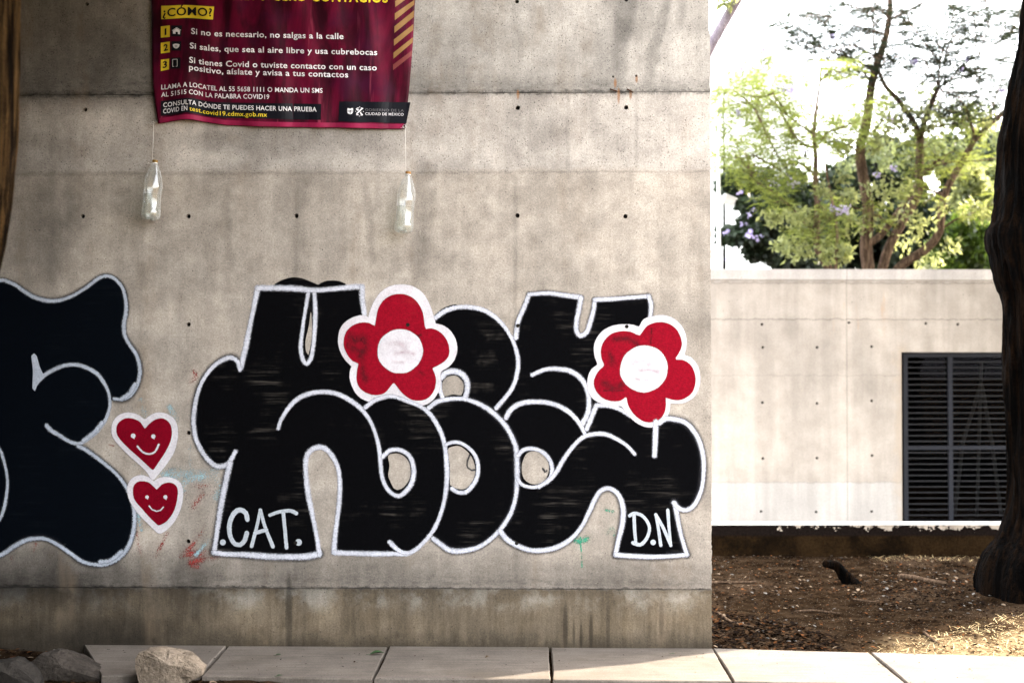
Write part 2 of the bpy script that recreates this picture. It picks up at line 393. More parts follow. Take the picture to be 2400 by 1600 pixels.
# ---- left piece
Ltop = [(-160,690),(-60,668),(0,657),(18,660),(38,669),(59,684),(84,698),(115,705),(143,703),(173,692),(204,673),(227,655),(245,647),(260,648.5),(275.5,659),
        (288,676.5),(294.6,702),(296,727.5),(291,758),(292,784),(303.6,807),(319,830),(326.5,852.5),(328,875.5),(321,903.6),(306,926.5),(288,935.5),(268,934)]
Larc = [(84,899),(107,877),(133,863),(158,855),(184,855),(209,864),(230,878),(245,898.5),(255,921),(258,942),(256,960),(245,988),(224.5,1013.6),(201.5,1032),
        (184,1039),(163,1034),(138,1018.7),(120,1008.5),(109,996)]
Llow = [(184,1045),(201.5,1054),(224.5,1070),(250,1090),(275.5,1113),(296,1141),(308.7,1169),(315,1197),(315,1228),(310,1256),(298.5,1284),(278,1307),(250,1321),
        (224.5,1322),(194,1315),(163,1294),(133,1274),(107,1262),(87,1261),(61,1265),(31,1281),(0,1300.6),(-80,1330),(-160,1340)]
Lin = [(-30,1010),(0,1054),(8,1075),(15,1103),(18,1133),(15,1164),(8,1197),(-2,1217),(-30,1250)]
mb = MB(); fill(mb, [spline(Ltop, 8)+[(258,942),(256,960),(245,988),(224.5,1013.6),(201.5,1032)]+spline(Llow, 8)], .002, smooth=False)
left_piece = mb.build('graffiti_letter', M['navy'], wall, edge=True)
left_piece['label'] = 'huge blue-black graffiti letter cut off by the left edge of the photo'
strokes('overspray', [(Ltop, 24), (Llow, 24)], M['halo'], left_piece, .0008)
strokes('outline', [(Ltop, 13), (Larc, 13), (Llow, 14), ([(235,1316),(260,1312),(285,1292)], 15), ([(284,935),(304,922),(317,900)], 14),
                    (Lin, 12), ([(196,1032),(222,1012),(240,990)], 14)], M['cool'], left_piece, .004)
mb = MB(); fill(mb, [[(74,833.4),(80.4,827.8),(86.7,834.7),(93,857.6),(100,873),(106,882),(94.4,893.4),(86.7,904.8),(82,916),(76.5,910),(77.3,868)]], .0052)
mb.build('spike', M['cool'], left_piece, edge=True)

# ---- main piece
S1 = [(563,866),(557,847),(543,838),(525,842),(502,857),(484,878),(471,901),(462.5,926),(457,952),(454,982),(455,1003),(459,1026),(469,1049),(484,1072),(502,1089),
      (515,1092.6),(533,1087.5),(543,1075),(552,1058)]
S2 = [(564,863),(576,814),(586,763),(596,717),(604,675),(604,675),(645,675),(688,676),(734,680),(783,677),(829,672),(849,672),(849,672),(850,704),(854,732),(855,750)]
S3 = [(723,686),(716,727),(709,773),(705,814),(710,842),(719,853),(729,839),(735,804),(738,763),(739,722),(737,688)]
S4 = [(652.5,1003),(660,982),(678,954),(701,932.5),(729,921),(757,918),(788,922),(818,936),(846,957),(867,985),(880,1016),(888.5,1049),(892,1082),(895,1113),
      (904,1138.6),(918,1155),(934.4,1161.5),(951,1151),(964,1133.5),(970,1108),(966,1080),(953.6,1062),(933,1053),(913,1055.7),(897.5,1070)]
S5 = [(749.5,1299),(742,1253),(732,1202),(723,1159),(717.6,1113),(717.6,1077),(726.5,1057),(744,1048),(762,1050.6),(780,1070),(793,1098),(797,1133.5),(795,1177),
      (790,1220),(785,1258.5),(783,1294),(783,1294),(821,1295.5),(872,1297),(923,1297),(956,1297),(980,1283)]
S6 = [(856.5,954),(882,936),(913,928),(938,933),(966,943.6),(992,956),(1012,975),(1025,996),(1035,1016),(1043,1046),(1046.6,1082),(1048,1118),(1043,1164),
      (1032.5,1205),(1015,1243),(992,1271),(969,1291),(946,1294),(928,1284),(913,1269)]
S7 = [(1004.5,956),(1025,941),(1055.5,934.6),(1086,934.6),(1117,943.6),(1145,959),(1170,980),(1188,1002),(1201,1026),(1210,1052),(1212,1087.5),(1212,1126),
      (1208.6,1164),(1198,1200),(1178,1233),(1152,1261),(1122,1281),(1086,1290),(1055.5,1289),(1035,1276),(1015,1261)]
S8 = [(1045,1042),(1058,1036.5),(1076,1036.5),(1096,1047),(1114,1067),(1120.6,1093),(1118,1118),(1106.5,1138.6),(1091,1152.6),(1073,1152.6),(1059,1144)]
S9 = [(1185.6,979),(1198,959),(1221,945),(1252,941),(1285,943.6),(1316,954),(1341,971.6),(1361.6,997),(1371,1018)]
S10 = [(1214,1067),(1227,1054),(1247.5,1050.6),(1270.5,1058),(1287,1075),(1293.5,1093),(1292,1113),(1283,1126),(1263,1138.6),(1242.4,1141),(1222,1133.5),(1212,1118)]
S11 = [(1263,1140),(1286,1126),(1304,1105),(1321.5,1075),(1342,1047),(1365,1025),(1390,1017),(1418.5,1017),(1446.5,1029),(1469.5,1044),(1487,1063)]
S12 = [(1172,1243),(1186,1261),(1209,1276),(1242,1288),(1278,1288),(1311,1279),(1342,1258.5),(1365,1230),(1380,1200),(1393,1172),(1406,1151),(1423.6,1143.7),
       (1441,1150),(1454,1166.6),(1460.6,1194.7),(1458,1230),(1449,1266),(1442.7,1299),(1442.7,1299),(1482,1302),(1528,1304),(1574,1302),(1610,1299),(1610,1299),
       (1599.6,1266),(1592,1235.5),(1585.6,1200),(1582,1179)]
S13 = [(1545,991),(1559,981),(1579,981.7),(1605,989),(1625,1008.5),(1640,1036.5),(1648,1070),(1649,1103),(1645.5,1138.6),(1635,1169),(1620,1189.6),(1602,1194.7),
       (1587,1187),(1579,1177)]
S14 = [(539,1085),(530,1126),(522,1164),(513.5,1215),(506,1266),(502,1294),(502,1294),(527.5,1297),(578.6,1299),(629.6,1303),(680.6,1304),(719,1303),(749.5,1297)]
S15 = [(1537,988),(1536,1024),(1534,1067)]
S16 = [(1375,1005),(1390,969),(1398,949),(1398,949),(1426,950),(1454,959),(1477,974)]
S17 = [(1362,998),(1378,966.5),(1380,933),(1375,910),(1360,885),(1337,869.6),(1309,864.5),(1283,864.5),(1263,871),(1248,878)]
S18 = [(1209,792),(1214,755),(1227,724),(1240,690),(1240,690),(1283,687),(1324,692),(1362,697),(1362,697),(1357,724),(1351,755),(1352,778),(1361,786.7),(1375,778),
       (1385,750),(1391.7,724),(1394,702.5),(1394,702.5),(1426,701),(1477,697.4),(1520.5,694),(1520.5,694),(1526,716.5),(1523,752)]
S19 = [(1017,747),(1043,729),(1073,720),(1104,720),(1137,728),(1168,749.7),(1191,778),(1206,808),(1214,841.5),(1212,875),(1201,908),(1180.5,936),(1163,956)]
S20 = [(1032.5,887),(1045,874),(1063,869.6),(1083.6,877),(1095,895),(1095,915.5),(1090,931)]
S21 = [(1031,893),(1032,915),(1039,936)]
def sp(a): # spline with sharp corners kept
    out = []; run = []
    for p in a:
        if run and run[-1] == p: out += spline(run, 7); run = [p]
        else: run.append(p)
    return out+spline(run, 7)
# the silhouette, ordered where strokes meet
bottom7 = sorted([p for p in sp(S7) if p[1] > 1235], key=lambda p: p[0])
top19 = [p for p in sp(S19) if p[1] < 800]
bumps = [(808,668),(793,662),(770,661),(755,666),(747,671),(729,664),(706,655),(690,653),(678,654),(660,660),(648,667)]
outer = (sp(S1)[:-6]+sp(S14)+[p for p in sp(S5)]+[(992,1271),(1014,1252)]+bottom7+[(1172,1243)]+sp(S12)+sp(S13)[::-1]
         +[(1520,960),(1510,860),(1512,780)]+sp(S18)[::-1]+top19[::-1]+[(1000,765),(900,790),(855,750),(850,704),(849,672)]+bumps+[(604,675)]+[(596,717),(586,763),(576,814)])
holes = [[(729,731),(731.6,783),(722.7,832),(717.6,824),(716,799),(724,763)],
         [(910,1067),(928,1062),(943,1066),(957,1080),(962.5,1103),(959,1123),(946,1141),(931,1147.5),(923,1143.7),(915,1128),(910,1113),(913,1090)],
         [(1049,1054),(1063,1045.5),(1078.5,1045.5),(1096,1058),(1109,1077),(1114,1103),(1109,1123),(1096,1141),(1081,1146),(1063,1141),(1055.5,1136),(1054,1087.5)],
         [(1224.6,1082),(1235,1062),(1252.7,1057),(1273,1064.6),(1284.5,1082),(1286,1103),(1278,1123),(1260,1133.5),(1242,1132),(1228,1121),(1223,1103)],
         [(1036,903),(1043,887),(1058,880),(1073,882),(1086,898),(1085,918),(1081,926),(1061,924),(1040,928)]]
mb = MB(); fill(mb, [outer]+[spline(h, 5, True) for h in holes], .0022, smooth=False)
fill(mb, [[(1462,1185),(1583,1180),(1586,1200),(1592,1235.5),(1609,1299),(1443,1299),(1449,1266),(1458,1230)]], .00235, smooth=False)
ribbon(mb, bumps, 10, .0024)
ribbon(mb, [(1022,740),(1043,724),(1068,716)], 9, .0025)
main_piece = mb.build('graffiti_lettering', M['black'], wall, edge=True)
main_piece['label'] = 'two stacked rows of black bubble letters outlined in white'
strokes('overspray', [(S1, 28), (S14, 32), (S12, 26), (S13, 26), (S7, 24), (S18, 20)], M['halo'], main_piece, .0009)
strokes('outline', [(S17, 15), (S19, 14), (S18, 14.5), (S20, 18), (S21, 13), (S9, 14.5), (S16, 14), (S3, 13.5), (S2, 18), (S1, 14.5), (S14, 18), (S5, 16),
                    (S7, 14.5), (S6, 14), (S4, 14), (S8, 13), (S10, 13), (S11, 13), (S12, 15), (S13, 14.5), (S15, 17)], M['white'], main_piece, .0045)
cat = [([(580,1217),(576,1201),(563,1194),(550.5,1200),(540,1220),(537.7,1243),(543,1263.5),(553,1275),(563,1276),(573.5,1266),(578.6,1248)], 11.5),
       ([(590,1279),(601.5,1235.5),(610.5,1195)], 10), ([(610.5,1195),(622,1235.5),(640,1280)], 10), ([(598,1248),(624.5,1241)], 10),
       ([(633.4,1206),(655,1198.5),(680.6,1196),(694.6,1202)], 10), ([(664,1200),(668,1240.6),(671.7,1282.7)], 9.5)]
strokes('tag_letters', cat, M['letter'], main_piece, .0058)
mb = MB()
for (x, y), r in (((522.5,1270), 7), ((700,1270), 8)): 
    fill(mb, [[(x+r*math.cos(a), y+r*math.sin(a)) for a in [k*math.pi/8 for k in range(16)]]], .0059)
mb.build('tag_dot', M['letter'], main_piece, edge=True)
dn = [([(1476,1207.5),(1487,1202),(1505,1207.5),(1519,1225),(1522,1243),(1514,1263.5),(1500,1276),(1483.5,1271)], 9.5), ([(1486,1206),(1487.4,1240.6),(1490,1270)], 9),
      ([(1548.6,1277),(1543.5,1240.6),(1537,1205)], 8.5), ([(1537,1205),(1554,1235.5),(1572,1277)], 8.5), ([(1572,1277),(1568,1235.5),(1565,1194.7)], 8.5)]
strokes('tag_letters', dn, M['letter'], main_piece, .0058)
mb = MB(); fill(mb, [[(1530.7+6.5*math.cos(a), 1270+6.5*math.sin(a)) for a in [k*math.pi/8 for k in range(16)]]], .0059)
mb.build('tag_dot', M['letter'], main_piece, edge=True)

# ---- flowers
def cv(pts, ox, oy): return [(ox+.2551*a, oy+.2551*b) for a, b in pts]
f1w = cv([(345,365),(380,280),(440,190),(520,135),(620,115),(730,130),(820,190),(880,290),(915,390),(940,468),(1000,485),(1070,530),(1120,610),(1135,700),(1110,790),
          (1060,850),(985,905),(985,1000),(965,1080),(910,1160),(840,1200),(760,1200),(680,1180),(600,1140),(550,1115),(490,1140),(400,1165),(320,1165),(240,1120),(190,1040),
          (165,960),(170,890),(182,855),(120,790),(75,710),(58,620),(75,520),(130,450),(220,405),(300,400),(332,415)], 780, 640)
f1r = cv([(388,492),(403,440),(415,370),(440,300),(490,240),(560,205),(640,200),(710,220),(770,270),(815,350),(830,430),(838,490),(852,521),(900,515),(970,540),(1030,600),
          (1060,680),(1055,760),(1010,810),(950,845),(908,872),(930,930),(940,1000),(920,1080),(870,1140),(800,1162),(720,1150),(650,1100),(600,1040),(572,1005),(552,1003),
          (520,1040),(470,1095),(390,1112),(310,1090),(250,1040),(228,970),(235,890),(245,826),(190,800),(140,740),(110,660),(120,570),(170,500),(250,465),(330,465)], 780, 640)
f2w = cv([(1482,500),(1530,430),(1610,405),(1700,395),(1800,430),(1870,500),(1905,590),(1905,680),(1890,755),(1950,780),(2010,850),(2030,940),(2025,1040),(1980,1130),
          (1900,1180),(1820,1190),(1762,1190),(1755,1250),(1720,1330),(1640,1390),(1560,1405),(1470,1370),(1400,1310),(1350,1250),(1322,1210),(1240,1210),(1150,1190),
          (1070,1150),(1020,1070),(1020,970),(1050,890),(1107,842),(1085,770),(1075,680),(1100,600),(1160,530),(1250,490),(1350,480),(1430,487)], 1120, 640)
f2r = cv([(1488,579),(1520,540),(1560,490),(1630,462),(1710,460),(1790,495),(1840,560),(1865,640),(1850,710),(1808,780),(1820,803),(1880,805),(1940,840),(1980,910),
          (1990,1000),(1960,1090),(1890,1145),(1820,1158),(1740,1140),(1720,1137),(1720,1200),(1710,1270),(1670,1330),(1600,1360),(1520,1350),(1440,1290),(1390,1210),
          (1372,1135),(1350,1131),(1310,1160),(1230,1165),(1150,1135),(1090,1070),(1075,990),(1110,910),(1167,850),(1145,780),(1140,700),(1165,630),(1230,565),(1320,540),
          (1400,545),(1450,568)], 1120, 640)
def circ(x, y, rx, ry, n=20, wob=.02):
    return [(x+rx*(1+random.uniform(-wob, wob))*math.cos(2*math.pi*k/n), y+ry*(1+random.uniform(-wob, wob))*math.sin(2*math.pi*k/n)) for k in range(n)]
for wp, rp, c, marks, lab in ((f1w, f1r, (938,823,50,49), [([(820,785),(835,800),(850,790),(858,815)], 34), ([(845,835),(850,870),(858,890)], 26), ([(815,810),(850,825)], 30), ([(975,790),(985,785)], 14), ([(985,872),(995,878)], 14)],
                     'red five-petalled flower painted beside the top left letter'),
                    (f2w, f2r, (1509.5,864.5,53,52), [([(1440,795),(1475,795),(1495,810)], 22), ([(1430,830),(1435,850)], 24), ([(1415,895),(1440,910),(1455,900)], 24), ([(1527,770),(1525,805)], 8), ([(1415,915),(1460,915)], 7)],
                     'red five-petalled flower painted near the right end of the wall')):
    fl = blob('painted_flower', wp, M['pure'], wall, .0078); fl['label'] = lab
    blob('petals', rp, M['red'], fl, .0090, 6)
    strokes('dark_marks', marks, M['darkred'], fl, .0096)
    blob('flower_center', circ(*c), M['pure'], fl, .0104, 9)
    cx, cy = c[:2]; strokes('pink_smear', [([(cx-26, cy-14), (cx-4, cy-18), (cx+12, cy-10)], 26), ([(cx-10, cy+4), (cx+12, cy+2), (cx+30, cy+6)], 22), ([(cx-18, cy+24), (cx+8, cy+26)], 14)], M['ghost'], fl, .0112)
# ---- hearts
h1w = cv([(1330,95),(1270,55),(1180,33),(1100,55),(1050,110),(1035,190),(1055,260),(1120,340),(1200,420),(1290,500),(1360,570),(1398,632),(1412,632),(1450,585),(1520,500),
          (1590,390),(1620,280),(1625,180),(1600,100),(1540,50),(1460,33),(1390,55)], 0, 960)
h1r = cv([(1330,178),(1290,120),(1220,85),(1150,85),(1090,130),(1078,200),(1105,260),(1180,340),(1270,420),(1340,485),(1403,543),(1410,540),(1450,480),(1510,390),(1560,290),
          (1575,200),(1555,125),(1500,85),(1430,95),(1370,140)], 0, 960)
h2w = cv([(1415,665),(1370,630),(1290,608),(1215,640),(1180,710),(1190,800),(1230,880),(1300,970),(1380,1050),(1455,1125),(1480,1125),(1540,1085),(1610,1000),(1660,880),
          (1675,760),(1655,680),(1590,635),(1510,625),(1450,640)], 0, 960)
h2r = cv([(1440,735),(1400,700),(1360,668),(1290,660),(1240,690),(1230,760),(1250,830),(1310,900),(1380,980),(1455,1052),(1466,1052),(1530,1015),(1590,930),(1620,830),
          (1628,740),(1605,690),(1550,672),(1490,690),(1460,722)], 0, 960)
for wp, rp, eyes, smile, sw, lab in (
        (h1w, h1r, [(312.5,1020.7,5.5), (359.7,1022,5)], cv([(1265,335),(1310,385),(1370,405),(1425,385),(1460,318)], 0, 960), 6.5, 'larger smiling red heart, the upper of the two'),
        (h2w, h2r, [(345,1164,4.2), (388,1164,4.8)], cv([(1372,882),(1400,915),(1440,930),(1475,922),(1502,893)], 0, 960), 4.5, 'smaller smiling red heart, the lower of the two')):
    ht = blob('painted_heart', wp, M['pure'], wall, .0066); ht['label'] = lab
    blob('heart_fill', rp, M['crimson'], ht, .0074, 5)
    for ex, ey, er in eyes:
        mb = MB(); fill(mb, [circ(ex, ey, er, er, 12)], .0082); fill(mb, [[(ex-er*.6, ey+er*.4), (ex+er*.6, ey+er*.4), (ex+er*.5, ey+er*1.5)]], .0081, smooth=False)
        mb.build('eye', M['pure'], ht, edge=True)
    strokes('smile', [(smile, sw)], M['pure'], ht, .0083)
# ---- old overspray between the pieces
strokes('red_overspray', [(cv([(1700,760),(1760,690),(1860,700),(1940,700),(1960,760),(1880,770),(1800,850),(1780,890)], 0, 960), 22), (cv([(1660,1350),(1750,1260),(1850,1130),(1920,970)], 0, 960), 16),
                          (cv([(1300,1330),(1270,1230),(1255,1130)], 0, 960), 15), (cv([(1420,1350),(1480,1250),(1540,1130)], 0, 960), 15), (cv([(1680,1330),(1800,1320),(1950,1300)], 0, 960), 26),
                          (cv([(1750,1400),(1850,1380),(1980,1350)], 0, 960), 22), (cv([(1770,1430),(1820,1440)], 0, 960), 18), (cv([(310,1300),(330,1230)], 0, 960), 12), (cv([(100,1420),(110,1340)], 0, 960), 10),
                          (cv([(1740,1160),(1800,1110),(1780,1060)], 0, 600), 16), (cv([(940,300),(1040,330)], 0, 960), 6)], M['redmist'], wall, .0012)
strokes('blue_overspray', [(cv([(1520,600),(1640,590),(1760,590)], 0, 960), 44), (cv([(1680,720),(1720,650),(1900,600)], 0, 960), 40), (cv([(1980,560),(2020,680),(1990,800)], 0, 960), 34),
                           (cv([(1260,510),(1310,570)], 0, 960), 22), (cv([(1560,1390),(1620,1500)], 0, 600), 24), (cv([(1300,1330),(1330,1450)], 0, 600), 22), (cv([(1740,330),(1750,500)], 0, 960), 16),
                           (cv([(1270,960),(1300,1100)], 0, 960), 14), (cv([(1800,1330),(1920,1200)], 0, 960), 18)], M['bluemist'], wall, .0016)
strokes('green_splash', [([(1345,1262),(1360,1268),(1376,1262)], 18), ([(1360,1258),(1363,1300),(1364,1328)], 5), ([(1420,1195),(1437,1198)], 10), ([(1424,1250),(1436,1235),(1440,1258)], 9)], M['green'], wall, .0014)
strokes('black_scribble', [(cv([(1260,410),(1235,480),(1240,530),(1275,555),(1310,550)], 780, 960), 6), (cv([(1930,540),(1950,570),(1965,560)], 780, 960), 8)], M['halo'], wall, .0017)
# dark tie holes that show through the paint
for tx, ty in ((956,761),(1214,763),(1211,1272),(693,1271),(1469,765)):
    p = WALL(tx, ty); mb = MB(); n = 16; r = .0105
    mb.add([(p.x+r*math.cos(2*math.pi*k/n), -.0050, p.z+r*math.sin(2*math.pi*k/n)) for k in range(n)]+[(p.x, -.0048, p.z)], [(k, (k+1) % n, n) for k in range(n)])
    mb.build('tie_hole', M['hole'], wall)
# rusty wire stubs in the upper joint
M['rust'] = plain('rusted wire', (.06, .028, .014), .85)
for a, b in (((1430,209),(1446,214)), ((1470,209),(1484,217))):
    mb = MB(); mb.tube([WALL(*a, .006), WALL((a[0]+b[0])/2, (a[1]+b[1])/2, .012), WALL(*b, .008)], [.004]*3, 8); mb.build('wire_stub', M['rust'], wall)

# ------------------------------------------------------------------ ground, pavement
def dirt_mat():
    m = NT('dry dirt'); big = m.noise(.7, 5, .6); mid = m.noise(6, 6, .65); fine = m.noise(60, 4, .7); sp = m.voro(45).outputs['Distance']
    c = m.mix(m.rng(mid, .3, .7), (.0065, .0036, .002), (.036, .0225, .013))
    c = m.mix(m.rng(big, .45, .65), c, (.062, .040, .0245))
    c = m.mix(m.rng(m.noise(16, 5, .7), .56, .64), c, (.012, .007, .004))
    c = m.mul(c, m.rng(fine, .25, .75, .6, 1.35)); c = m.mix(m.rng(sp, .10, .16, .6, 0), c, (.30, .24, .18))
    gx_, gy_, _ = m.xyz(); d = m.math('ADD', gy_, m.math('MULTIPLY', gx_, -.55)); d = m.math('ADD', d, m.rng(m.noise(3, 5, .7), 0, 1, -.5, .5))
    dry = m.math('MULTIPLY', m.rng(d, 6.95, 6.5), m.rng(gx_, 1.3, 1.9)); c = m.mix(m.math('MULTIPLY', dry, m.rng(mid, .35, .6, .35, 1)), c, (.24, .17, .095))   # pale strip painted in for the sunlit band of dirt
    m.set(Base_Color=c, Roughness=1, Specular_IOR_Level=.0); m.bump(m.math('ADD', mid, fine), .8, .02); return m.m
def slab_mat():
    m = NT('cast concrete paving'); mid = m.noise(4, 6, .65); fine = m.noise(110, 3, .7); br = m.noise(1, 5, .7, m.map((3, 40, 3)))
    c = m.mix(m.rng(mid, .3, .7), (.175, .147, .122), (.128, .106, .087)); c = m.mul(c, m.rng(br, .3, .7, .80, 1.12)); c = m.mul(c, m.rng(fine, .25, .75, .74, 1.2))
    c = m.mix(m.rng(m.noise(2.2, 6, .7), .50, .70, 0, .6), c, (.105, .083, .06)); c = m.mix(m.rng(m.noise(26, 4, .7), .64, .70, 0, .7), c, (.07, .055, .04))
    m.set(Base_Color=c, Roughness=.85, Specular_IOR_Level=.3); m.bump(fine, .3, .003); return m.m
M['dirt'] = dirt_mat(); M['slab'] = slab_mat()
def axis(lo, hi, step, far, grow=1.35):
    a = list(np.arange(lo, hi+1e-6, step)); s = step; b = [lo]; 
    while b[-1] > -far: s *= grow; b.append(b[-1]-s)
    s = step; c = [hi]
    while c[-1] < far: s *= grow; c.append(c[-1]+s)
    return sorted(set(b[1:]))+a+c[1:]
STEP_BACK = [on_ground(*p) for p in ((185,1507),(1669,1518),(2039,1527),(2430,1538))]
def back_line(x):                 # y of the pavement's rear edge
    P = STEP_BACK
    for a, b in zip(P[:-1], P[1:]):
        if x < b.x: break
    return a.y+(b.y-a.y)*(x-a.x)/(b.x-a.x)
def gz(x, y):                     # height of the dirt
    z = -.035+.020*mn.noise((x*1.7, y*1.7, .3))+.010*mn.noise((x*6, y*6, 2.1))+.005*mn.noise((x*19, y*19, 5.))
    if x > 1.0: z += .04*max(0, min(1, (y-back_line(x)-.02)/.5))+.05*math.exp(-((x-3.6)**2+(y-9.5)**2)/.8)
    if y > 10.6 and x > 1: z += .03*max(0, min(1, (y-10.6)/.8))
    if 11.6 < y < 17: z = -.6
    return z
gx = axis(-2.7, 5.2, .055, 260); gy = axis(6.3, 11.6, .055, 260)
v = [(x, y, gz(x, y)) for y in gy for x in gx]; nx = len(gx)
f = [(j*nx+i, j*nx+i+1, (j+1)*nx+i+1, (j+1)*nx+i) for j in range(len(gy)-1) for i in range(nx-1)]
tag(mk('ground', v, f, M['dirt'], smooth=True), kind='structure')
# pavement slabs
mb = MB(); far_l = 0
def slab(px4, seed):
    P = [on_ground(*p) for p in px4]; c = sum(P, Vector())/4; rr = random.Random(seed); dz = rr.uniform(-.002, .002)
    Q = []
    for a, b in zip(P, P[1:]+P[:1]):       # inset 6 mm, one slightly uneven point per 5 cm of edge
        k = max(2, int((b-a).length/.05))
        for j in range(k):
            p = a.lerp(b, j/k); q = p+(c-p).normalized()*(.007+rr.uniform(0, .003)); Q.append(Vector((q.x, q.y, dz)))
    n = len(Q); bev = [q+(c-q).normalized()*.006+Vector((0, 0, 0)) for q in Q]
    low = [Vector((q.x, q.y, dz-.006)) for q in Q]; bot = [Vector((q.x, q.y, -.12)) for q in Q]
    v = bev+low+bot
    mb.add(v, [tuple(range(n))[::-1]]+[((k+1) % n, k, n+k, n+(k+1) % n) for k in range(n)]+[(n+(k+1) % n, n+k, 2*n+k, 2*n+(k+1) % n) for k in range(n)])
for i, q in enumerate([((190,1501),(541,1503),(470,1580),(236,1584)), ((541,1503),(914,1507),(874,1590),(470,1582)), ((914,1507),(1288,1508),(1293,1592),(874,1590)),
                       ((1288,1508),(1669,1511),(1719,1596),(1293,1592)), ((1669,1517),(2039,1527),(2128,1602),(1719,1596)), ((2039,1527),(2425,1538),(2555,1610),(2128,1602)),
                       ((2425,1538),(2830,1549),(3000,1620),(2555,1610)), ((2830,1549),(3240,1560),(3450,1630),(3000,1620))]): slab(q, i)
tag(mb.build('pavement', M['slab']), kind='structure')
M['bounce_floor'] = plain('pale unseen bounce paving', (.62, .58, .52), .85, .12, 3)
tag(mk('bounce_paving', [(-6,11.72,-.42),(14,11.72,-.42),(14,16.4,-.42),(-6,16.4,-.42)], [(0,1,2,3)], M['bounce_floor']), kind='structure')  # unseen pale floor added to bounce sunlight onto the far wall

# ------------------------------------------------------------------ banner
def fold(x, y):
    return -10.7*(.25+.75*max(0, min(1.1, y/290)))*math.exp(-((x-440)/40)**2)
def ban_off(x, y):
    t = max(0, min(1, (y+150)/440))
    o = .016+.02*t*math.exp(-((x-440)/34)**2)+.006*math.sin(x*.031+y*.004)*t+.004*math.sin(x*.083-y*.013)+.003*math.sin(x*.05+y*.03)+.004*mn.noise((x*.018, y*.009, 3))
    return max(.010, o)
def ban(x, y, eps=0.): return WALL(x, y, ban_off(x, y)+eps)
def interp(t, pts):
    for (a, p), (b, q) in zip(pts[:-1], pts[1:]):
        if t <= b: return p+(q-p)*(t-a)/(b-a)
    return pts[-1][1]
XL = [(-230, 350), (0, 355), (200, 358), (250, 364), (292, 371)]; XR = [(-230, 980), (0, 973), (100, 968), (200, 960), (303, 950)]
YB = [(355, 291), (372, 290), (400, 286), (425, 281.5), (440, 280.5), (455, 282), (475, 286), (500, 290), (527, 294), (620, 298), (700, 299.5), (800, 300.5), (900, 303), (950, 303), (980, 304)]
def vinyl():
    m = NT('printed maroon vinyl'); mp = m.map((9, 9, 2.2)); a = m.noise(1, 5, .6, mp, .6); b = m.noise(3.1, 4, .6)
    c = m.mix(m.rng(a, .36, .66), (.026, .0008, .006), (.125, .0022, .021)); c = m.mix(m.rng(b, .5, .72, 0, .8), c, (.05, .003, .022))
    c = m.mix(m.rng(m.noise(1, 4, .6, m.map((16, 16, 1.2))), .62, .75, 0, .55), c, (.36, .06, .10))
    m.set(Base_Color=c, Roughness=.5, Specular_IOR_Level=.14); m.bump(m.noise(1, 4, .6, m.map((10, 10, 4))), .25, .01); return m.m
M['vinyl'] = vinyl()
def ink(name, c): return plain(name, c, .42, .05, 20)
M['ink_white'] = ink('white print', (.80, .77, .78)); M['ink_yellow'] = ink('yellow print', (.80, .60, .035)); M['ink_black'] = ink('black print', (.006, .006, .010))
M['ink_gold'] = ink('gold print', (.30, .165, .06)); M['ink_faint'] = ink('faint gold print', (.20, .05, .045)); M['ink_grey'] = ink('grey print', (.20, .19, .20))
banner = empty('banner', WALL.o, WALL.a)
tag(banner, 'maroon printed health notice banner hung on the upper concrete wall', 'banner')
NXB, NYB = 96, 70; v = []; f = []
for j in range(NYB+1):
    for i in range(NXB+1):
        s = i/NXB; y0 = -230; xm = 370+s*580; yb = interp(xm, YB); y = y0+(yb-y0)*j/NYB
        x = interp(min(y, 303), XL)*(1-s)+interp(min(y, 303), XR)*s
        v.append(ban(x, y))
for j in range(NYB):
    for i in range(NXB): a = j*(NXB+1)+i; f.append((a, a+NXB+1, a+NXB+2, a+1))
sheet = mk('sheet', v, f, M['vinyl'], banner, smooth=True)
sm = sheet.modifiers.new('thickness', 'SOLIDIFY'); sm.thickness = .0012; sm.offset = 1
def patch(mb, quad, eps, n=14, m=4, fo=True):
    """a printed rectangle that follows the sheet; quad = tl, tr, br, bl in photo pixels"""
    tl, tr, br, bl = [Vector(q) for q in quad]; v = []; f = []
    for j in range(m+1):
        for i in range(n+1):
            p = tl.lerp(tr, i/n).lerp(bl.lerp(br, i/n), j/m); v.append(ban(p.x, p.y+(fold(p.x, p.y) if fo else 0), eps))
    for j in range(m):
        for i in range(n): a = j*(n+1)+i; f.append((a, a+n+1, a+n+2, a+1))
    mb.add(v, f)
def text_mesh(body, bold, spacing=1.):
    c = bpy.data.curves.new('t', 'FONT'); c.body = body; c.size = 1; c.offset = bold; c.resolution_u = 3; c.space_character = spacing
    o = bpy.data.objects.new('t', c); COL.objects.link(o)
    me = o.to_mesh(); vv = [tuple(p.co) for p in me.vertices]; ff = [tuple(p.vertices) for p in me.polygons]; o.to_mesh_clear()
    bpy.data.objects.remove(o); bpy.data.curves.remove(c); return vv, ff
CAPH = max(p[1] for p in text_mesh('H', 0)[0])
def line(mb, body, x0, x1, y0, y1, cap, bold=.015, eps=.0032, fo=True, spacing=1.06):
    vv, ff = text_mesh(body, bold, spacing); xs = [p[0] for p in vv]; a, b = min(xs), max(xs); out = []
    for (x, y, _) in vv:
        t = (x-a)/(b-a); px = x0+(x1-x0)*t; base = y0+(y1-y0)*t; out.append(ban(px, base-y/CAPH*cap+(fold(px, base) if fo else 0), eps))
    mb.add(out, ff)
mb = MB(); line(mb, 'COMPROMETO CERO CONTAGIOS', 415, 909, -4, 6.5, 26, .02); mb.build('headline', M['ink_yellow'], banner)
mb = MB(); patch(mb, [(378,14.5),(502,16.5),(499,47),(378,46)], .0018); head = mb.build('yellow_label', M['ink_yellow'], banner)
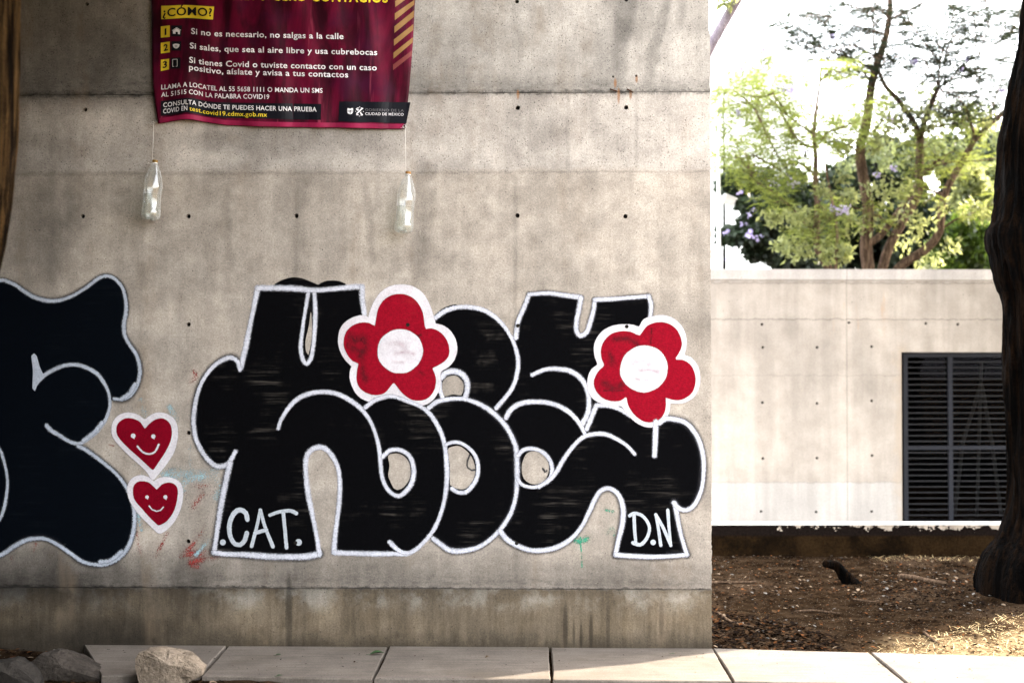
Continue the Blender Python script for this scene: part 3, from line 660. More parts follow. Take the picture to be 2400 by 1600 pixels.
mb = MB(); line(mb, '¿CÓMO?', 381, 497, 40, 39.5, 18.5, .016); mb.build('lettering', M['ink_black'], head)
for d, q, tx in (('1', [(377,62.5),(398,60),(398,87),(377,89)], (386,390,83,81)), ('2', [(377,101),(398,98),(398,123),(377,126)], (383.5,393.5,120,118)), ('3', [(377,140.5),(396.5,138),(396,163),(377,167)], (381.5,391.5,160,158))):
    mb = MB(); patch(mb, q, .0018, 4, 4, False); tile = mb.build('number_tile', M['ink_yellow'], banner)
    mb = MB(); line(mb, d, tx[0], tx[1], tx[2], tx[3], 14.5, .03, fo=False); mb.build('numeral', M['ink_black'], tile)
def shape(mb, pts, eps=.0034):
    tri = tessellate_polygon([[Vector((a, b, 0)) for a, b in pts]]); mb.add([ban(a, b, eps) for a, b in pts], tri)
for k, q in enumerate(([(401,60),(427,60),(425,86),(401,86)], [(402,97),(425,97),(424,119.5),(402,119)], [(401,136),(423.5,135),(423,161),(400,162)])):
    mb = MB(); patch(mb, q, .0018, 4, 4, False); tile = mb.build('icon_tile', M['ink_black'], banner)
    mb = MB()
    if k == 0:
        shape(mb, [(405,72.5),(414,66.5),(422,72),(421.5,81),(417,80.5),(417,75.5),(411.5,75),(411.5,80),(405.5,79.5)])
        for a, b in (((403.5,71.5),(414,64.5)), ((414,64.5),(424,71))): shape(mb, [a, b, (b[0], b[1]+1.2), (a[0], a[1]+1.2)], .0036)
    elif k == 1:
        shape(mb, [(405,104.5),(408.5,103.3),(412.5,102.8),(417,103.3),(421,104.5),(420,109),(417,113),(412.5,114.3),(408,112.5),(405.5,109)])
    else:
        for a in ([(404,139.5),(405.3,139.5),(405.3,157),(404,157)], [(414.7,139),(416,139),(416,156),(414.7,156)], [(405.3,139),(414.7,138.6),(414.7,139.8),(405.3,140.2)], [(405.3,155.5),(408,155.5),(408,157),(405.3,157)], [(412,155.3),(414.7,155.3),(414.7,156.6),(412,156.6)]): shape(mb, a)
    mb.build(('house_icon', 'face_mask_icon', 'phone_icon')[k], M['ink_white'], tile)
    if k == 1:
        mb = MB()
        for yy in (106.5, 108.5, 110.5): shape(mb, [(409.5,yy),(415.5,yy),(415.5,yy+.8),(409.5,yy+.8)], .0044)
        mb.build('mask_pleats', M['ink_black'], tile)
for args in (
        ('Si no es necesario, no salgas a la calle', 448, 805, 84.5, 92, 13.2),
        ('Si sales, que sea al aire libre y usa cubrebocas', 445, 884, 119.5, 129.5, 13.2),
        ('Si tienes Covid o tuviste contacto con un caso', 443.5, 883, 154, 165.5, 13.2),
        ('positivo, aíslate y avisa a tus contactos', 443, 816, 171.5, 182, 13.2),
        ('LLAMA A LOCATEL AL 55 5658 1111 O MANDA UN SMS', 378, 756, 211, 218, 10.6, .012),
        ('AL 51515 CON LA PALABRA COVID19', 378, 631, 228.5, 232.5, 10.6, .012),
        ):
    mb = MB(); line(mb, *args); mb.build('text_line', M['ink_white'], banner)
mb = MB(); patch(mb, [(377,238),(753,244),(752,281.5),(377,273)], .0018, 40, 6); box = mb.build('black_panel', M['ink_black'], banner)
mb = MB(); line(mb, 'CONSULTA DÓNDE TE PUEDES HACER UNA PRUEBA', 382.5, 742, 253, 262, 10.4, .012); mb.build('text_line', M['ink_white'], box)
mb = MB(); line(mb, 'COVID EN', 382.5, 439, 267.5, 269, 10.4, .012)
mb.build('text_line', M['ink_white'], box)
mb = MB(); line(mb, 'test.covid19.cdmx.gob.mx', 444, 626, 269.5, 274, 10.2, .008); mb.build('web_address', M['ink_yellow'], box)
mb = MB(); patch(mb, [(795,238),(962,240),(952.5,289),(793,285)], .0018, 20, 6); box = mb.build('logo_panel', M['ink_black'], banner)
mb = MB(); line(mb, 'GOBIERNO DE LA', 856, 946, 260.5, 262.5, 6, -.012); mb.build('faint_lettering', M['ink_grey'], box)
mb = MB(); line(mb, 'CIUDAD DE MÉXICO', 856, 946, 269.8, 271.6, 6, .004); mb.build('lettering', M['ink_white'], box)
mb = MB()                        # shield: a crest band above a rounded field with ribs
def sc(pts, ox, oy, k): return [(ox+a*k, oy+b*k) for a, b in pts]
K = 180/2352
for pts in ([(450,180),(500,180),(530,205),(565,180),(620,180),(625,265),(560,262),(535,240),(510,262),(440,262)], [(440,280),(520,285),(530,370),(480,350),(450,315)], [(545,285),(625,280),(610,320),(580,355),(538,372)]):
    shape(mb, sc(pts, 780, 240, K))
mb.build('shield_emblem', M['ink_white'], box)
mb = MB()                        # woven X of rounded bars with small marks at the four sides
def bar(a, b, wd):
    a, b = Vector(a), Vector(b); n = (b-a).normalized(); q = Vector((-n.y, n.x))*wd/2; shape(mb, sc([tuple(a+q), tuple(b+q), tuple(b-q), tuple(a-q)], 780, 240, K), .0034+.0001*random.random())
for a, b, wd in (((725,360),(900,190),40), ((905,185),(925,200),40), ((715,195),(770,250),38), ((850,330),(915,395),38), ((740,180),(800,180),26), ((860,180),(900,180),26), ((715,385),(790,385),26), ((850,395),(910,395),24), ((770,255),(800,225),26), ((835,330),(870,300),26)): bar(a, b, wd)
for x, y in ((822,145), (700,278), (935,285), (815,425)): shape(mb, sc([(x-11,y-11),(x+11,y-11),(x+11,y+11),(x-11,y+11)], 780, 240, K))
mb.build('woven_emblem', M['ink_white'], box)
for l0, l1, r0, r1, mt in ((-29,-14.5,-60,-45,'ink_gold'), (3,17,-30,-15,'ink_gold'), (32,48,0,11.5,'ink_gold'), (62.5,78,25,40.5,'ink_gold'), (93,108,57,71,'ink_gold'), (124,138,88,100,'ink_gold'), (152,165,118,130,'ink_faint')):
    mb = MB(); xl = 926.5-max(0, l0)*.035; patch(mb, [(xl,l0),(971.5-max(0,r0)*.045,r0),(971.5-max(0,r1)*.045,r1),(xl,l1)], .0020, 6, 2, False); mb.build('gold_stripe', M[mt], banner)
M['steel'] = plain('grommet steel', (.5, .48, .45), .35, .1, 20, 1.)
for gx_, gy_ in ((362.5,286),(947.5,296.5)):
    mb = MB(); c = ban(gx_, gy_, .004); pts = [c+Vector((.0085*math.cos(a), 0, .0085*math.sin(a))) for a in [2*math.pi*k/16 for k in range(17)]]
    mb.tube(pts, [.0022]*17, 6, cap=False); mb.build('grommet', M['steel'], banner, smooth=True)
# hems, pale along the folded edge
mb = MB()
hem = [(x, interp(x, YB)-1.5) for x in np.linspace(374, 946, 80)]
for (a, b), (c, d) in zip(hem[:-1], hem[1:]): mb.add([ban(a, b-11, .0016), ban(c, d-11, .0016), ban(c, d, .0022), ban(a, b, .0022)], [(0, 3, 2, 1)])
M['hem'] = plain('maroon hem', (.24, .012, .05), .4, .35, 9); mb.build('hem', M['hem'], banner, smooth=True)

# ------------------------------------------------------------------ hanging bottles of water
def pet():
    m = NT('clear plastic bottle'); lw = m.n('ShaderNodeLayerWeight', None, Blend=.4).outputs['Facing']
    tr = m.n('ShaderNodeBsdfTransparent', None, Color=(.97, .98, .97)); gl = m.n('ShaderNodeBsdfGlossy', None, Color=(1, 1, 1), Roughness=.06)
    d2 = m.n('ShaderNodeBsdfDiffuse', None, Color=(.66, .67, .65)); cr = m.noise(1, 5, .6, m.map((60, 60, 7)))
    k = m.math('ADD', m.rng(lw, .2, 1, .13, .62), m.rng(cr, .54, .7, 0, .25))
    b = m.n('ShaderNodeMixShader', None, i0=k, i1=tr.outputs[0], i2=d2.outputs[0])
    a = m.n('ShaderNodeMixShader', None, i0=m.rng(lw, .1, 1, .09, .5), i1=b.outputs[0], i2=gl.outputs[0])
    m.t.links.new(a.outputs[0], m.out.inputs[0]); return m.m
def watermat():
    m = NT('water in a bottle'); lw = m.n('ShaderNodeLayerWeight', None, Blend=.4).outputs['Facing']
    tr = m.n('ShaderNodeBsdfTransparent', None, Color=(.95, .955, .935)); d2 = m.n('ShaderNodeBsdfDiffuse', None, Color=(.54, .55, .51)); gl = m.n('ShaderNodeBsdfGlass', None, Color=(1, 1, 1), Roughness=.0, IOR=1.33)
    a = m.n('ShaderNodeMixShader', None, i0=m.rng(lw, .3, 1, .10, .35), i1=tr.outputs[0], i2=d2.outputs[0])
    b = m.n('ShaderNodeMixShader', None, i0=.05, i1=a.outputs[0], i2=gl.outputs[0])
    m.t.links.new(b.outputs[0], m.out.inputs[0]); return m.m
M['pet'] = pet(); M['water'] = watermat(); M['cap'] = plain('ochre bottle cap', (.24, .135, .03), .5, .15, 60); M['string'] = plain('white string', (.70, .66, .60), .8, .1, 80); M['collar'] = plain('white neck ring', (.75, .74, .70), .5, .05)
def bottle(name, knot, captop, bottom, lab, capcol, tail):
    off = .068
    a = WALL(*captop, off); b = WALL(*bottom, off); a.y = b.y = -off-.002
    ax = (b-a); L = ax.length; ax.normalize(); th = math.atan2(-ax.x, -ax.z)      # tilt in the wall plane
    top = WALL.o+Matrix.Rotation(WALL.a, 3, 'Z')@a
    root = empty(name, top, WALL.a); root.rotation_euler = (0, th, WALL.a)
    tag(root, lab, 'bottle', 'water bottles hung as weights below the banner')
    z = lambda t: -L*t
    petal = lambda ang, zz: 1-.13*max(0, (-zz/L-.93)/.07)*(.5+.5*math.cos(5*ang))
    prof = [(.0125, z(.02)), (.0130, z(.060)), (.0165, z(.070)), (.0215, z(.095)), (.0280, z(.135)), (.0365, z(.205)), (.0455, z(.29)), (.0502, z(.375)), (.0512, z(.45)), (.0505, z(.52)),
            (.0482, z(.56)), (.0484, z(.70)), (.0490, z(.79)), (.0515, z(.83)), (.0528, z(.87)), (.0525, z(.92)), (.0500, z(.96)), (.043, z(.99)), (.030, z(1.0)), (.010, z(.965))]
    mb = MB(); mb.lathe(prof, 40, mod=petal); body = mb.build('bottle_body', M['pet'], root, smooth=True)
    lvl = .57
    wp = [(.001, z(lvl))]+[(.0465, z(lvl))]+[(r-.0014, zz) for r, zz in prof if -zz/L > lvl+.005][:-2]+[(.028, z(.988)), (.009, z(.955))]
    mb = MB(); mb.lathe(wp, 40, mod=petal); mb.build('water', M['water'], body, smooth=True)
    mb = MB(); mb.lathe([(.0150, z(0)), (.0158, z(.006)), (.0158, z(.037)), (.0150, z(.042))], 24); mb.build('bottle_cap', capcol, root, smooth=False)
    mb = MB(); mb.lathe([(.0155, z(.050)), (.0165, z(.053)), (.0165, z(.059)), (.0150, z(.047))], 24); mb.build('neck_ring', M['collar'], root, smooth=True)
    inv = Matrix.Translation(top)@Matrix.Rotation(WALL.a, 4, 'Z')@Matrix.Rotation(th, 4, 'Y')
    k = inv.inverted()@(WALL.o+Matrix.Rotation(WALL.a, 3, 'Z')@ban(*knot, .008)); s = Vector((-.012, -.010, z(.062)))
    mb = MB(); mb.tube([k, k.lerp(s, .5)+Vector((.001, 0, 0)), s], [.0011]*3, 6)
    ring = [Vector((.0145*math.cos(t), .0145*math.sin(t), z(.047))) for t in [2*math.pi*i/20 for i in range(21)]]; mb.tube(ring, [.0013]*21, 6, cap=False)
    mb.tube([k, k+Vector((-.008, -.003, .004)), k+Vector((-.018, -.004, .001)), k+Vector((-.026, -.004, .004))], [.0011]*4, 6); mb.tube([k, k+Vector((.004, -.003, .008)), k+Vector((-.003, -.003, .012)), k+Vector((-.012, -.003, .008))], [.0011]*4, 6)
    if tail: mb.tube([s, s+Vector((-.010, 0, -.004)), s+Vector((-.02, -.003, .002)), s+Vector((-.026, -.002, -.003)), s+Vector((-.02, -.002, -.007))], [.0012, .0012, .0022, .0018, .001], 6)
    mb.build('string', M['string'], root, smooth=True)
M['cap2'] = plain('orange bottle cap', (.32, .165, .055), .5, .15, 60)
bottle('water_bottle', (360,291), (364,375.5), (352,516), 'clear water bottle on a string below the left corner of the banner, its cap ochre', M['cap'], True)
bottle('water_bottle', (950,302), (957,402.5), (945.5,546), 'clear water bottle on a string below the right corner of the banner, its cap orange', M['cap2'], False)

# ------------------------------------------------------------------ low wall and far wall
def peel():
    m = NT('peeling dark painted render'); x, y, z = m.xyz(); mid = m.noise(7, 6, .65); fine = m.noise(50, 4, .7)
    c = m.mix(m.rng(m.noise(3.5, 6, .7), .35, .65), (.006, .0036, .002), (.024, .0135, .006)); c = m.mix(m.rng(z, .215, .19), (.010, .007, .006), c)
    c = m.mul(c, m.rng(fine, .25, .75, .6, 1.4))
    h = m.math('ADD', m.math('MULTIPLY', z, 2.2), m.math('ADD', m.math('MULTIPLY', m.noise(9, 7, .7), 1.), m.rng(x, .5, 5.5, -.07, .09)))
    k = m.math('MULTIPLY', m.rng(h, 1.135, 1.15), m.rng(z, .19, .2)); c = m.mix(k, c, m.mul((.56, .47, .38), m.rng(mid, .3, .7, .6, 1.1)))
    m.set(Base_Color=c, Roughness=.95, Specular_IOR_Level=.02); m.bump(m.math('ADD', fine, k), .5, .006); return m.m
M['peel'] = peel(); M['coping'] = plain('whitewashed coping', (.80, .77, .73), .8, .08, 9)
lowwall = empty('retaining_wall', (0, 11.44, 0)); tag(lowwall, 'low dark retaining wall with peeling paint and a white top edge', 'wall')
ztop = on_ground(2000, 1226, 0); zt = at_depth(1900, 1226.5, 11.44).z
nb = 260; v = []; f = []
mb = MB(); mb.box((.2, 0, -.6), (11, .15, zt-.012)); mb.build('wall_body', M['peel'], lowwall)
mb = MB(); mb.box((.2, -.004, zt-.012), (11, .16, zt)); mb.build('coping', M['coping'], lowwall)

FX = lambda x, y=900: FAR(x, y).x
FZ = lambda y, x=2000: FAR(x, y).z
farw = empty('far_concrete_wall', FAR.o, FAR.a); tag(farw, 'pale concrete garden wall with form-tie holes and a louvred window', 'wall')
wx0, wx1, wz0, wz1 = FX(2113), FX(2113)+2.75, -.30, FZ(825)
ftop = FZ(632); fx0, fx1 = -9., 14.
mb = MB(); FT = [(1788,814),(1915,814),(2043,812),(1787,943),(1915,945),(2043,939),(1788,1074),(1915,1073),(2044,1067),(1784,1198),(1913,1199),(2043,1198),(2170,758),(2245,760),(1786,760),(1990,756)]
def farface(loops):
    tri = tessellate_polygon([[Vector((a, b, 0)) for a, b in l] for l in loops]); mb.add([(a, 0, b) for l in loops for a, b in l], tri)
    for l in loops:
        n = len(l); mb.add([(a, 0, b) for a, b in l]+[(a, .12, b) for a, b in l], [(k, (k+1) % n, n+(k+1) % n, n+k) for k in range(n)])
        if n == 14: mb.add([(a, .03, b) for a, b in l], [tuple(range(n))], m=1)
outer = [(fx0, -.7), (wx0, -.7), (wx0, wz1), (wx1, wz1), (wx1, -.7), (fx1, -.7), (fx1, ftop), (fx0, ftop)]
farface([outer]+[[(FAR(a, b).x+.016*math.cos(2*math.pi*k/14), FAR(a, b).z+.016*math.sin(2*math.pi*k/14)) for k in range(14)] for a, b in FT])
mb.box((fx0, .121, ftop-.25), (fx1, .3, ftop)); mb.box((wx0-.4, .121, -.7), (wx0, .3, ftop-.25)); mb.box((wx1, .121, -.7), (wx1+.4, .3, ftop-.25)); mb.box((wx0-.02, .121, wz1), (wx1+.02, .3, ftop-.252))
mb.build('wall_body', [M['far'], M['hole']], farw)
mb = MB(); mb.box((fx0, -.02, ftop-.112), (fx1, .30, ftop+.004)); mb.build('coping', M['far'], farw)
M['frame'] = plain('dark blue grey painted steel', (.0075, .0085, .013), .55, .15, 15); M['slat'] = plain('grey steel slat', (.015, .015, .017), .5, .15, 15)
def darkglass():
    m = NT('dark window glass'); fr = m.n('ShaderNodeFresnel', None, IOR=1.5).outputs[0]
    tr = m.n('ShaderNodeBsdfTransparent', None, Color=(.55, .56, .58)); gl = m.n('ShaderNodeBsdfGlossy', None, Color=(.045, .045, .055), Roughness=.03)
    a = m.n('ShaderNodeMixShader', None, i0=fr, i1=tr.outputs[0], i2=gl.outputs[0]); m.t.links.new(a.outputs[0], m.out.inputs[0]); return m.m
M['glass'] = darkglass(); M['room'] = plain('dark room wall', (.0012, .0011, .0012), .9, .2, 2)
s = .0475 
mbf = MB(); st = .048; y0, y1 = .045, .085
vx = [wx0+.035, FX(2231)-.024, FX(2231)+1.02, wx1-.06]
for k, x in enumerate(vx): mbf.box((x, y0, wz0), (x+st, y1, wz1-.012))
xa, xb = wx0+.035+st, wx1-.06
for z, hh in ((wz1-.055, .043), (FZ(1054), .042), (wz0, .06)):
    for a, b in zip(vx[:-1], vx[1:]): mbf.box((a+st, y0+.002, z), (b, y1-.002, z+hh))
frame = mbf.build('window_frame', M['frame'], farw); frame['label'] = 'dark steel louvred window'
mbs = MB()
for a, b in zip(vx[:-1], vx[1:]):
    z = wz1-.055-.058
    while z > wz0+.08:
        if abs(z-(FZ(1054)+.02)) > .035: mbs.box((a+st, y0+.008, z), (b, y1-.006, z+.009))
        z -= .0635
mbs.build('louvre_slats', M['slat'], frame)
mk('glass_pane', [(wx0, .10, wz0), (wx1, .10, wz0), (wx1, .10, wz1), (wx0, .10, wz1)], [(0, 1, 2, 3)], M['glass'], frame)
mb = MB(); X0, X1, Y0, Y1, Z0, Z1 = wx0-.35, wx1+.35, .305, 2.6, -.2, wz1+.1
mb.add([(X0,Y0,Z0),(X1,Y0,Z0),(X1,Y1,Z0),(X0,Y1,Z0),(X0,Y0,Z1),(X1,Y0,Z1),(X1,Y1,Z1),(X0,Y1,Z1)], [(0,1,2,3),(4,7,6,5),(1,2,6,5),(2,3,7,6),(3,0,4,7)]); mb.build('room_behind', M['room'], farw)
# an easel leaning behind the glass
M['easel'] = plain('pale wood of an easel', (.07, .067, .062), .7, .2, 9)
ez = empty('easel', FAR.o+FAR.u*FX(2330)+FAR.n*.55, FAR.a); tag(ez, 'pale wooden easel standing dimly behind the louvred window glass', 'easel')
for dx0, dx1, nm in ((-.17, .05, 'leg'), (.17, .07, 'leg')):
    mb = MB(); mb.tube([(dx0*1.6, 0, -.15), (dx0, 0, .7), (dx1, .03, 1.35)], [.022]*3, 4); mb.build(nm, M['easel'], ez)
mb = MB(); mb.tube([(-.02, -.02, -.15), (.06, .02, 1.62)], [.02, .02], 4); mb.build('mast', M['easel'], ez)
mb = MB(); mb.box((-.26, -.06, .62), (.3, .02, .655)); mb.build('tray', M['easel'], ez)
# ------------------------------------------------------------------ bark, foliage
def bark(name, c1, c2, scale=1., ridge=.8, vs_=.16, lit=None):
    m = NT(name); a = m.noise(1, 6, .65, m.map((14*scale, 14*scale, 14*scale*vs_)), .5); b = m.noise(40*scale, 4, .7)
    c = m.mix(m.rng(a, .42, .66), c1, c2); c = m.mul(c, m.rng(b, .25, .75, .6, 1.35)); m.set(Base_Color=c, Roughness=.95, Specular_IOR_Level=.03)
    m.bump(m.math('ADD', m.math('MULTIPLY', a, 1.5), m.math('MULTIPLY', b, .3)), ridge, .05); return m.m
M['bark_dark'] = bark('furrowed dark bark', (.0005, .0003, .0002), (.0085, .0042, .0019), 1.7, 1., .10)
M['bark_left'] = bark('ridged tan bark', (.004, .0022, .001), (.075, .042, .016), 2.4, 1., .07)
M['bark_thin'] = bark('brown jacaranda bark', (.070, .045, .032), (.20, .135, .095), 2., .5)
M['bark_grey'] = bark('grey violet bark', (.20, .17, .20), (.30, .26, .29), 2., .4)
def leafmat(name, c, tr, k=.5):
    m = NT(name); g = m.noise(3, 4, .6); a = m.attr('edge')
    col = m.mul(c, m.rng(a, 0, 1, .55, 1.5, False)); col2 = m.mul(tr, m.rng(a, 0, 1, .6, 1.4, False))
    d = m.n('ShaderNodeBsdfDiffuse', None, Color=col); t = m.n('ShaderNodeBsdfTranslucent', None, Color=col2)
    gl = m.n('ShaderNodeBsdfGlossy', None, Color=(.6, .6, .6), Roughness=.45)
    x = m.n('ShaderNodeMixShader', None, i0=k, i1=d.outputs[0], i2=t.outputs[0]); x2 = m.n('ShaderNodeMixShader', None, i0=.05, i1=x.outputs[0], i2=gl.outputs[0])
    m.t.links.new(x2.outputs[0], m.out.inputs[0]); return m.m
M['leaf_jac'] = leafmat('jacaranda leaflets', (.060, .090, .022), (.22, .25, .05))
M['leaf_top'] = leafmat('backlit jacaranda leaflets', (.020, .032, .022), (.035, .045, .02), .25)  # upper leaflets coloured darker to paint in their backlit silhouette
M['leaf_lime'] = leafmat('young lime leaves', (.11, .14, .045), (.38, .40, .15), .6)
M['leaf_pale'] = leafmat('pale backlit leaves', (.075, .100, .038), (.17, .20, .075), .5)
M['leaf_dark'] = leafmat('dark hedge leaves', (.018, .030, .014), (.022, .034, .012), .3)
M['leaf_mid'] = leafmat('green shrub leaves', (.060, .105, .022), (.17, .26, .035), .5)
M['leaf_crown'] = leafmat('street tree leaves', (.045, .075, .022), (.10, .14, .03), .4)
M['flower'] = leafmat('lilac blossom', (.42, .36, .60), (.48, .42, .64), .5)
def leaves(name, centres, per, size, mat, parent, spread=None, flat=.0, aspect=.5, seed=1):
    """many small folded leaves scattered through clumps: centres = (x, y, z, rx, ry, rz)"""
    g = np.random.default_rng(seed); C = np.array(centres, float); n = len(C)*per
    c = np.repeat(C, per, axis=0); d = g.normal(size=(n, 3)); d /= np.linalg.norm(d, axis=1)[:, None]; r = g.random(n)**.45
    p = c[:, :3]+d*r[:, None]*c[:, 3:6]
    a = g.normal(size=(n, 3)); a[:, 2] = a[:, 2]*(1-flat)-.25; a /= np.linalg.norm(a, axis=1)[:, None]
    b = g.normal(size=(n, 3)); b = np.cross(a, b); b /= np.linalg.norm(b, axis=1)[:, None]+1e-9
    s = size*(.6+.8*g.random(n))[:, None]; nn = np.cross(a, b)*s*.12
    V = np.stack([p, p+a*s*.5+b*s*aspect*.5+nn, p+a*s, p+a*s*.5-b*s*aspect*.5+nn], 1).reshape(-1, 3)
    Fc = np.arange(4*n).reshape(-1, 4); clump = np.repeat(g.random(len(C)), per)
    e = np.repeat(np.clip(.55*clump+.6*g.random(n), 0, 1), 4)
    me = bpy.data.meshes.new(name); me.vertices.add(4*n); me.vertices.foreach_set('co', V.ravel()); me.loops.add(4*n); me.loops.foreach_set('vertex_index', Fc.ravel().astype(np.int32))
    me.polygons.add(n); me.polygons.foreach_set('loop_start', np.arange(0, 4*n, 4, dtype=np.int32)); me.polygons.foreach_set('loop_total', np.full(n, 4, dtype=np.int32)); me.update()
    me.materials.append(mat); at = me.attributes.new('edge', 'FLOAT', 'POINT'); at.data.foreach_set('value', e.astype(np.float32))
    o = bpy.data.objects.new(name, me); COL.objects.link(o)
    if parent: o.parent = parent
    return o
def fronds(name, spots, mat, parent, L=.26, pairs=9, seed=3):
    """feathery leaves: rows of leaflets on both sides of a drooping stalk; spots = (x, y, z, lightness)"""
    rr = random.Random(seed); mb = MB()
    for (x, y, z, lt) in spots:
        az = rr.uniform(0, 2*math.pi); l = L*rr.uniform(.6, 1.3); d = Vector((math.cos(az), math.sin(az)*.7, rr.uniform(-.3, .5))).normalized(); up = Vector((0, 0, 1)); sd = d.cross(up).normalized()
        p = Vector((x, y, z)); nl = max(.012, l/pairs*.75)
        for k in range(pairs):
            t = (k+.7)/pairs; q = p+d*l*t-up*l*.45*t*t; w_ = l*.30*(1-.55*abs(t-.4))
            for s in (-1, 1):
                e = q+sd*s*w_*rr.uniform(.8, 1.1)+d*nl*.5-up*w_*rr.uniform(0, .5)
                mb.add([q, q.lerp(e, .5)+d*nl*.45, e, q.lerp(e, .5)-d*nl*.45], [(0, 1, 2, 3)], [min(1, max(0, lt+rr.uniform(-.25, .25)))]*4)
    return mb.build(name, mat, parent, edge=True)

# ------------------------------------------------------------------ the two trunks in the foreground
def left_tree():
    Y = 4.75; sc_ = F/Y
    root = empty('street_tree', (at_depth(-300, 1948, Y).x, Y, 0)); tag(root, 'ridged tan tree trunk at the left edge of the photo, lit down its right side', 'tree')
    o = root.location; pts = []; rad = []
    for ex, y, r in ((-85,1950,.42),(-110,1750,.34),(-105,1400,.31),(-92,1100,.30),(-68,850,.30),(-30,680,.29),(-6,570,.29),(18,450,.29),(28,330,.29),(30,180,.28),(32,0,.27),(44,-250,.25),(72,-520,.23)):
        p = at_depth(ex-r*sc_, y, Y); pts.append(p-o); rad.append(r)
    P, Rr = smooth_tube_pts(pts, rad, .05); mb = MB(); mb.tube(P, Rr, 96, .02, seed=3, ridge=.10, freq=(7., 1.0))
    t = mb.build('trunk', M['bark_left'], root, smooth=True)
    top = P[-1]; mb = MB()
    for d in ((-1.3,-.4,1.8),(1.5,.5,1.9),(.4,-1.3,2.1),(-.3,1.0,2.2),(2.4,1.2,2.0)):
        a, b = smooth_tube_pts([top-Vector((0,0,.1)), top+Vector(d)*.45+Vector((0,0,.1)), top+Vector(d)], [.15, .09, .03], .15); mb.tube(a, b, 10, .08)
    mb.build('limbs', M['bark_left'], root, smooth=True)
    g = random.Random(5); cs = []
    while len(cs) < 330:
        p = Vector((g.uniform(-4.2, 1.9), g.uniform(-3.2, 3.0), g.uniform(3.2, 7.4)))
        if ((p.x+.9)/3.0)**2+(p.y/3.2)**2+((p.z-5.2)/2.2)**2 < 1 and p.z > .2625*(Y+p.y)+2.2 and not sunlit(o.x+p.x, Y+p.y, p.z): cs.append((p.x, p.y, p.z, .5, .5, .4))
    while len(cs) < 480:                 # unseen low skirt added to the crown to block sky from the wall's left
        p = Vector((g.uniform(-3.7, -.5)-o.x, g.uniform(4.6, 7.5)-Y, 0)); p.z = .2625*(Y+p.y)+2.02+g.uniform(0, 1.1); cs.append((p.x, p.y, p.z, .45, .4, .32))
    while len(cs) < 710:                 # unseen low side foliage added beyond the left edge to darken the wall
        p = Vector((g.uniform(-3.6, -1.0), g.uniform(-3.0, 3.0), g.uniform(.3, 5.2)))
        if o.x+p.x < -.40*(Y+p.y)-.35: cs.append((p.x, p.y, p.z, .5, .5, .45))
    leaves('crown', cs, 130, .17, M['leaf_crown'], root, seed=5)
left_tree()
def right_tree():
    Y = 9.45; sc_ = F/Y
    base = at_depth(2500, 1400, Y); root = empty('street_tree', (base.x, Y, 0)); tag(root, 'dark tree trunk with flared roots at the right edge of the photo', 'tree')
    o = root.location; pts = []; rad = []
    for ex, y, r in ((2262,1420,.78),(2275,1378,.66),(2300,1328,.53),(2338,1275,.42),(2366,1205,.34),(2371,1105,.32),(2363,937,.32),(2357,810,.32),(2351,684,.32),(2338,640,.33),(2325,588,.36),
                     (2318,559,.375),(2330,530,.35),(2341,449,.32),(2345,347,.31),(2357,281,.295),(2374,196,.27),(2389,122,.25),(2402,12,.235),(2425,-150,.22),(2440,-330,.20)):
        p = at_depth(ex+r*sc_, y, Y); pts.append(p-o); rad.append(r)
    P, Rr = smooth_tube_pts(pts, rad, .04); mb = MB(); mb.tube(P, Rr, 96, .02, seed=9, ridge=.13, freq=(4.5, 1.3)); mb.build('trunk', M['bark_dark'], root, smooth=True)
    for a in (4.6, 5.4, .5, 1.6):    # roots that run out into the dirt
        d = Vector((math.cos(a), math.sin(a), 0)); c = P[0]; mb = MB()
        q, r_ = smooth_tube_pts([c+d*.30+Vector((0,0,.42)), c+d*.55+Vector((0,0,.16)), c+d*.9+Vector((0,0,.02)), c+d*1.25-Vector((0,0,.06))], [.17, .15, .09, .03], .06)
        mb.tube(q, r_, 12, .1, seed=int(a*10)); mb.build('root', M['bark_dark'], root, smooth=True)
    top = P[-1]; mb = MB()
    for d in ((-1.6,.6,1.6),(1.6,.2,1.9),(.2,-1.2,2.0),(.3,1.6,2.0)):
        a, b = smooth_tube_pts([top-Vector((0,0,.1)), top+Vector(d)*.45, top+Vector(d)], [.15, .09, .03], .15); mb.tube(a, b, 10, .08)
    mb.build('limbs', M['bark_dark'], root, smooth=True)
    g = random.Random(6); cs = []
    while len(cs) < 90:
        p = Vector((g.uniform(-2.6, 3.2), g.uniform(-2.6, 2.6), g.uniform(4.4, 8)))
        if ((p.x-.3)/2.7)**2+(p.y/2.5)**2+((p.z-6.2)/1.7)**2 < 1 and p.z > .30*(Y+p.y)+2.1 and not sunlit(o.x+p.x, Y+p.y, p.z): cs.append((p.x, p.y, p.z, .5, .5, .38))
    leaves('crown', cs, 90, .17, M['leaf_crown'], root, seed=6)
right_tree()
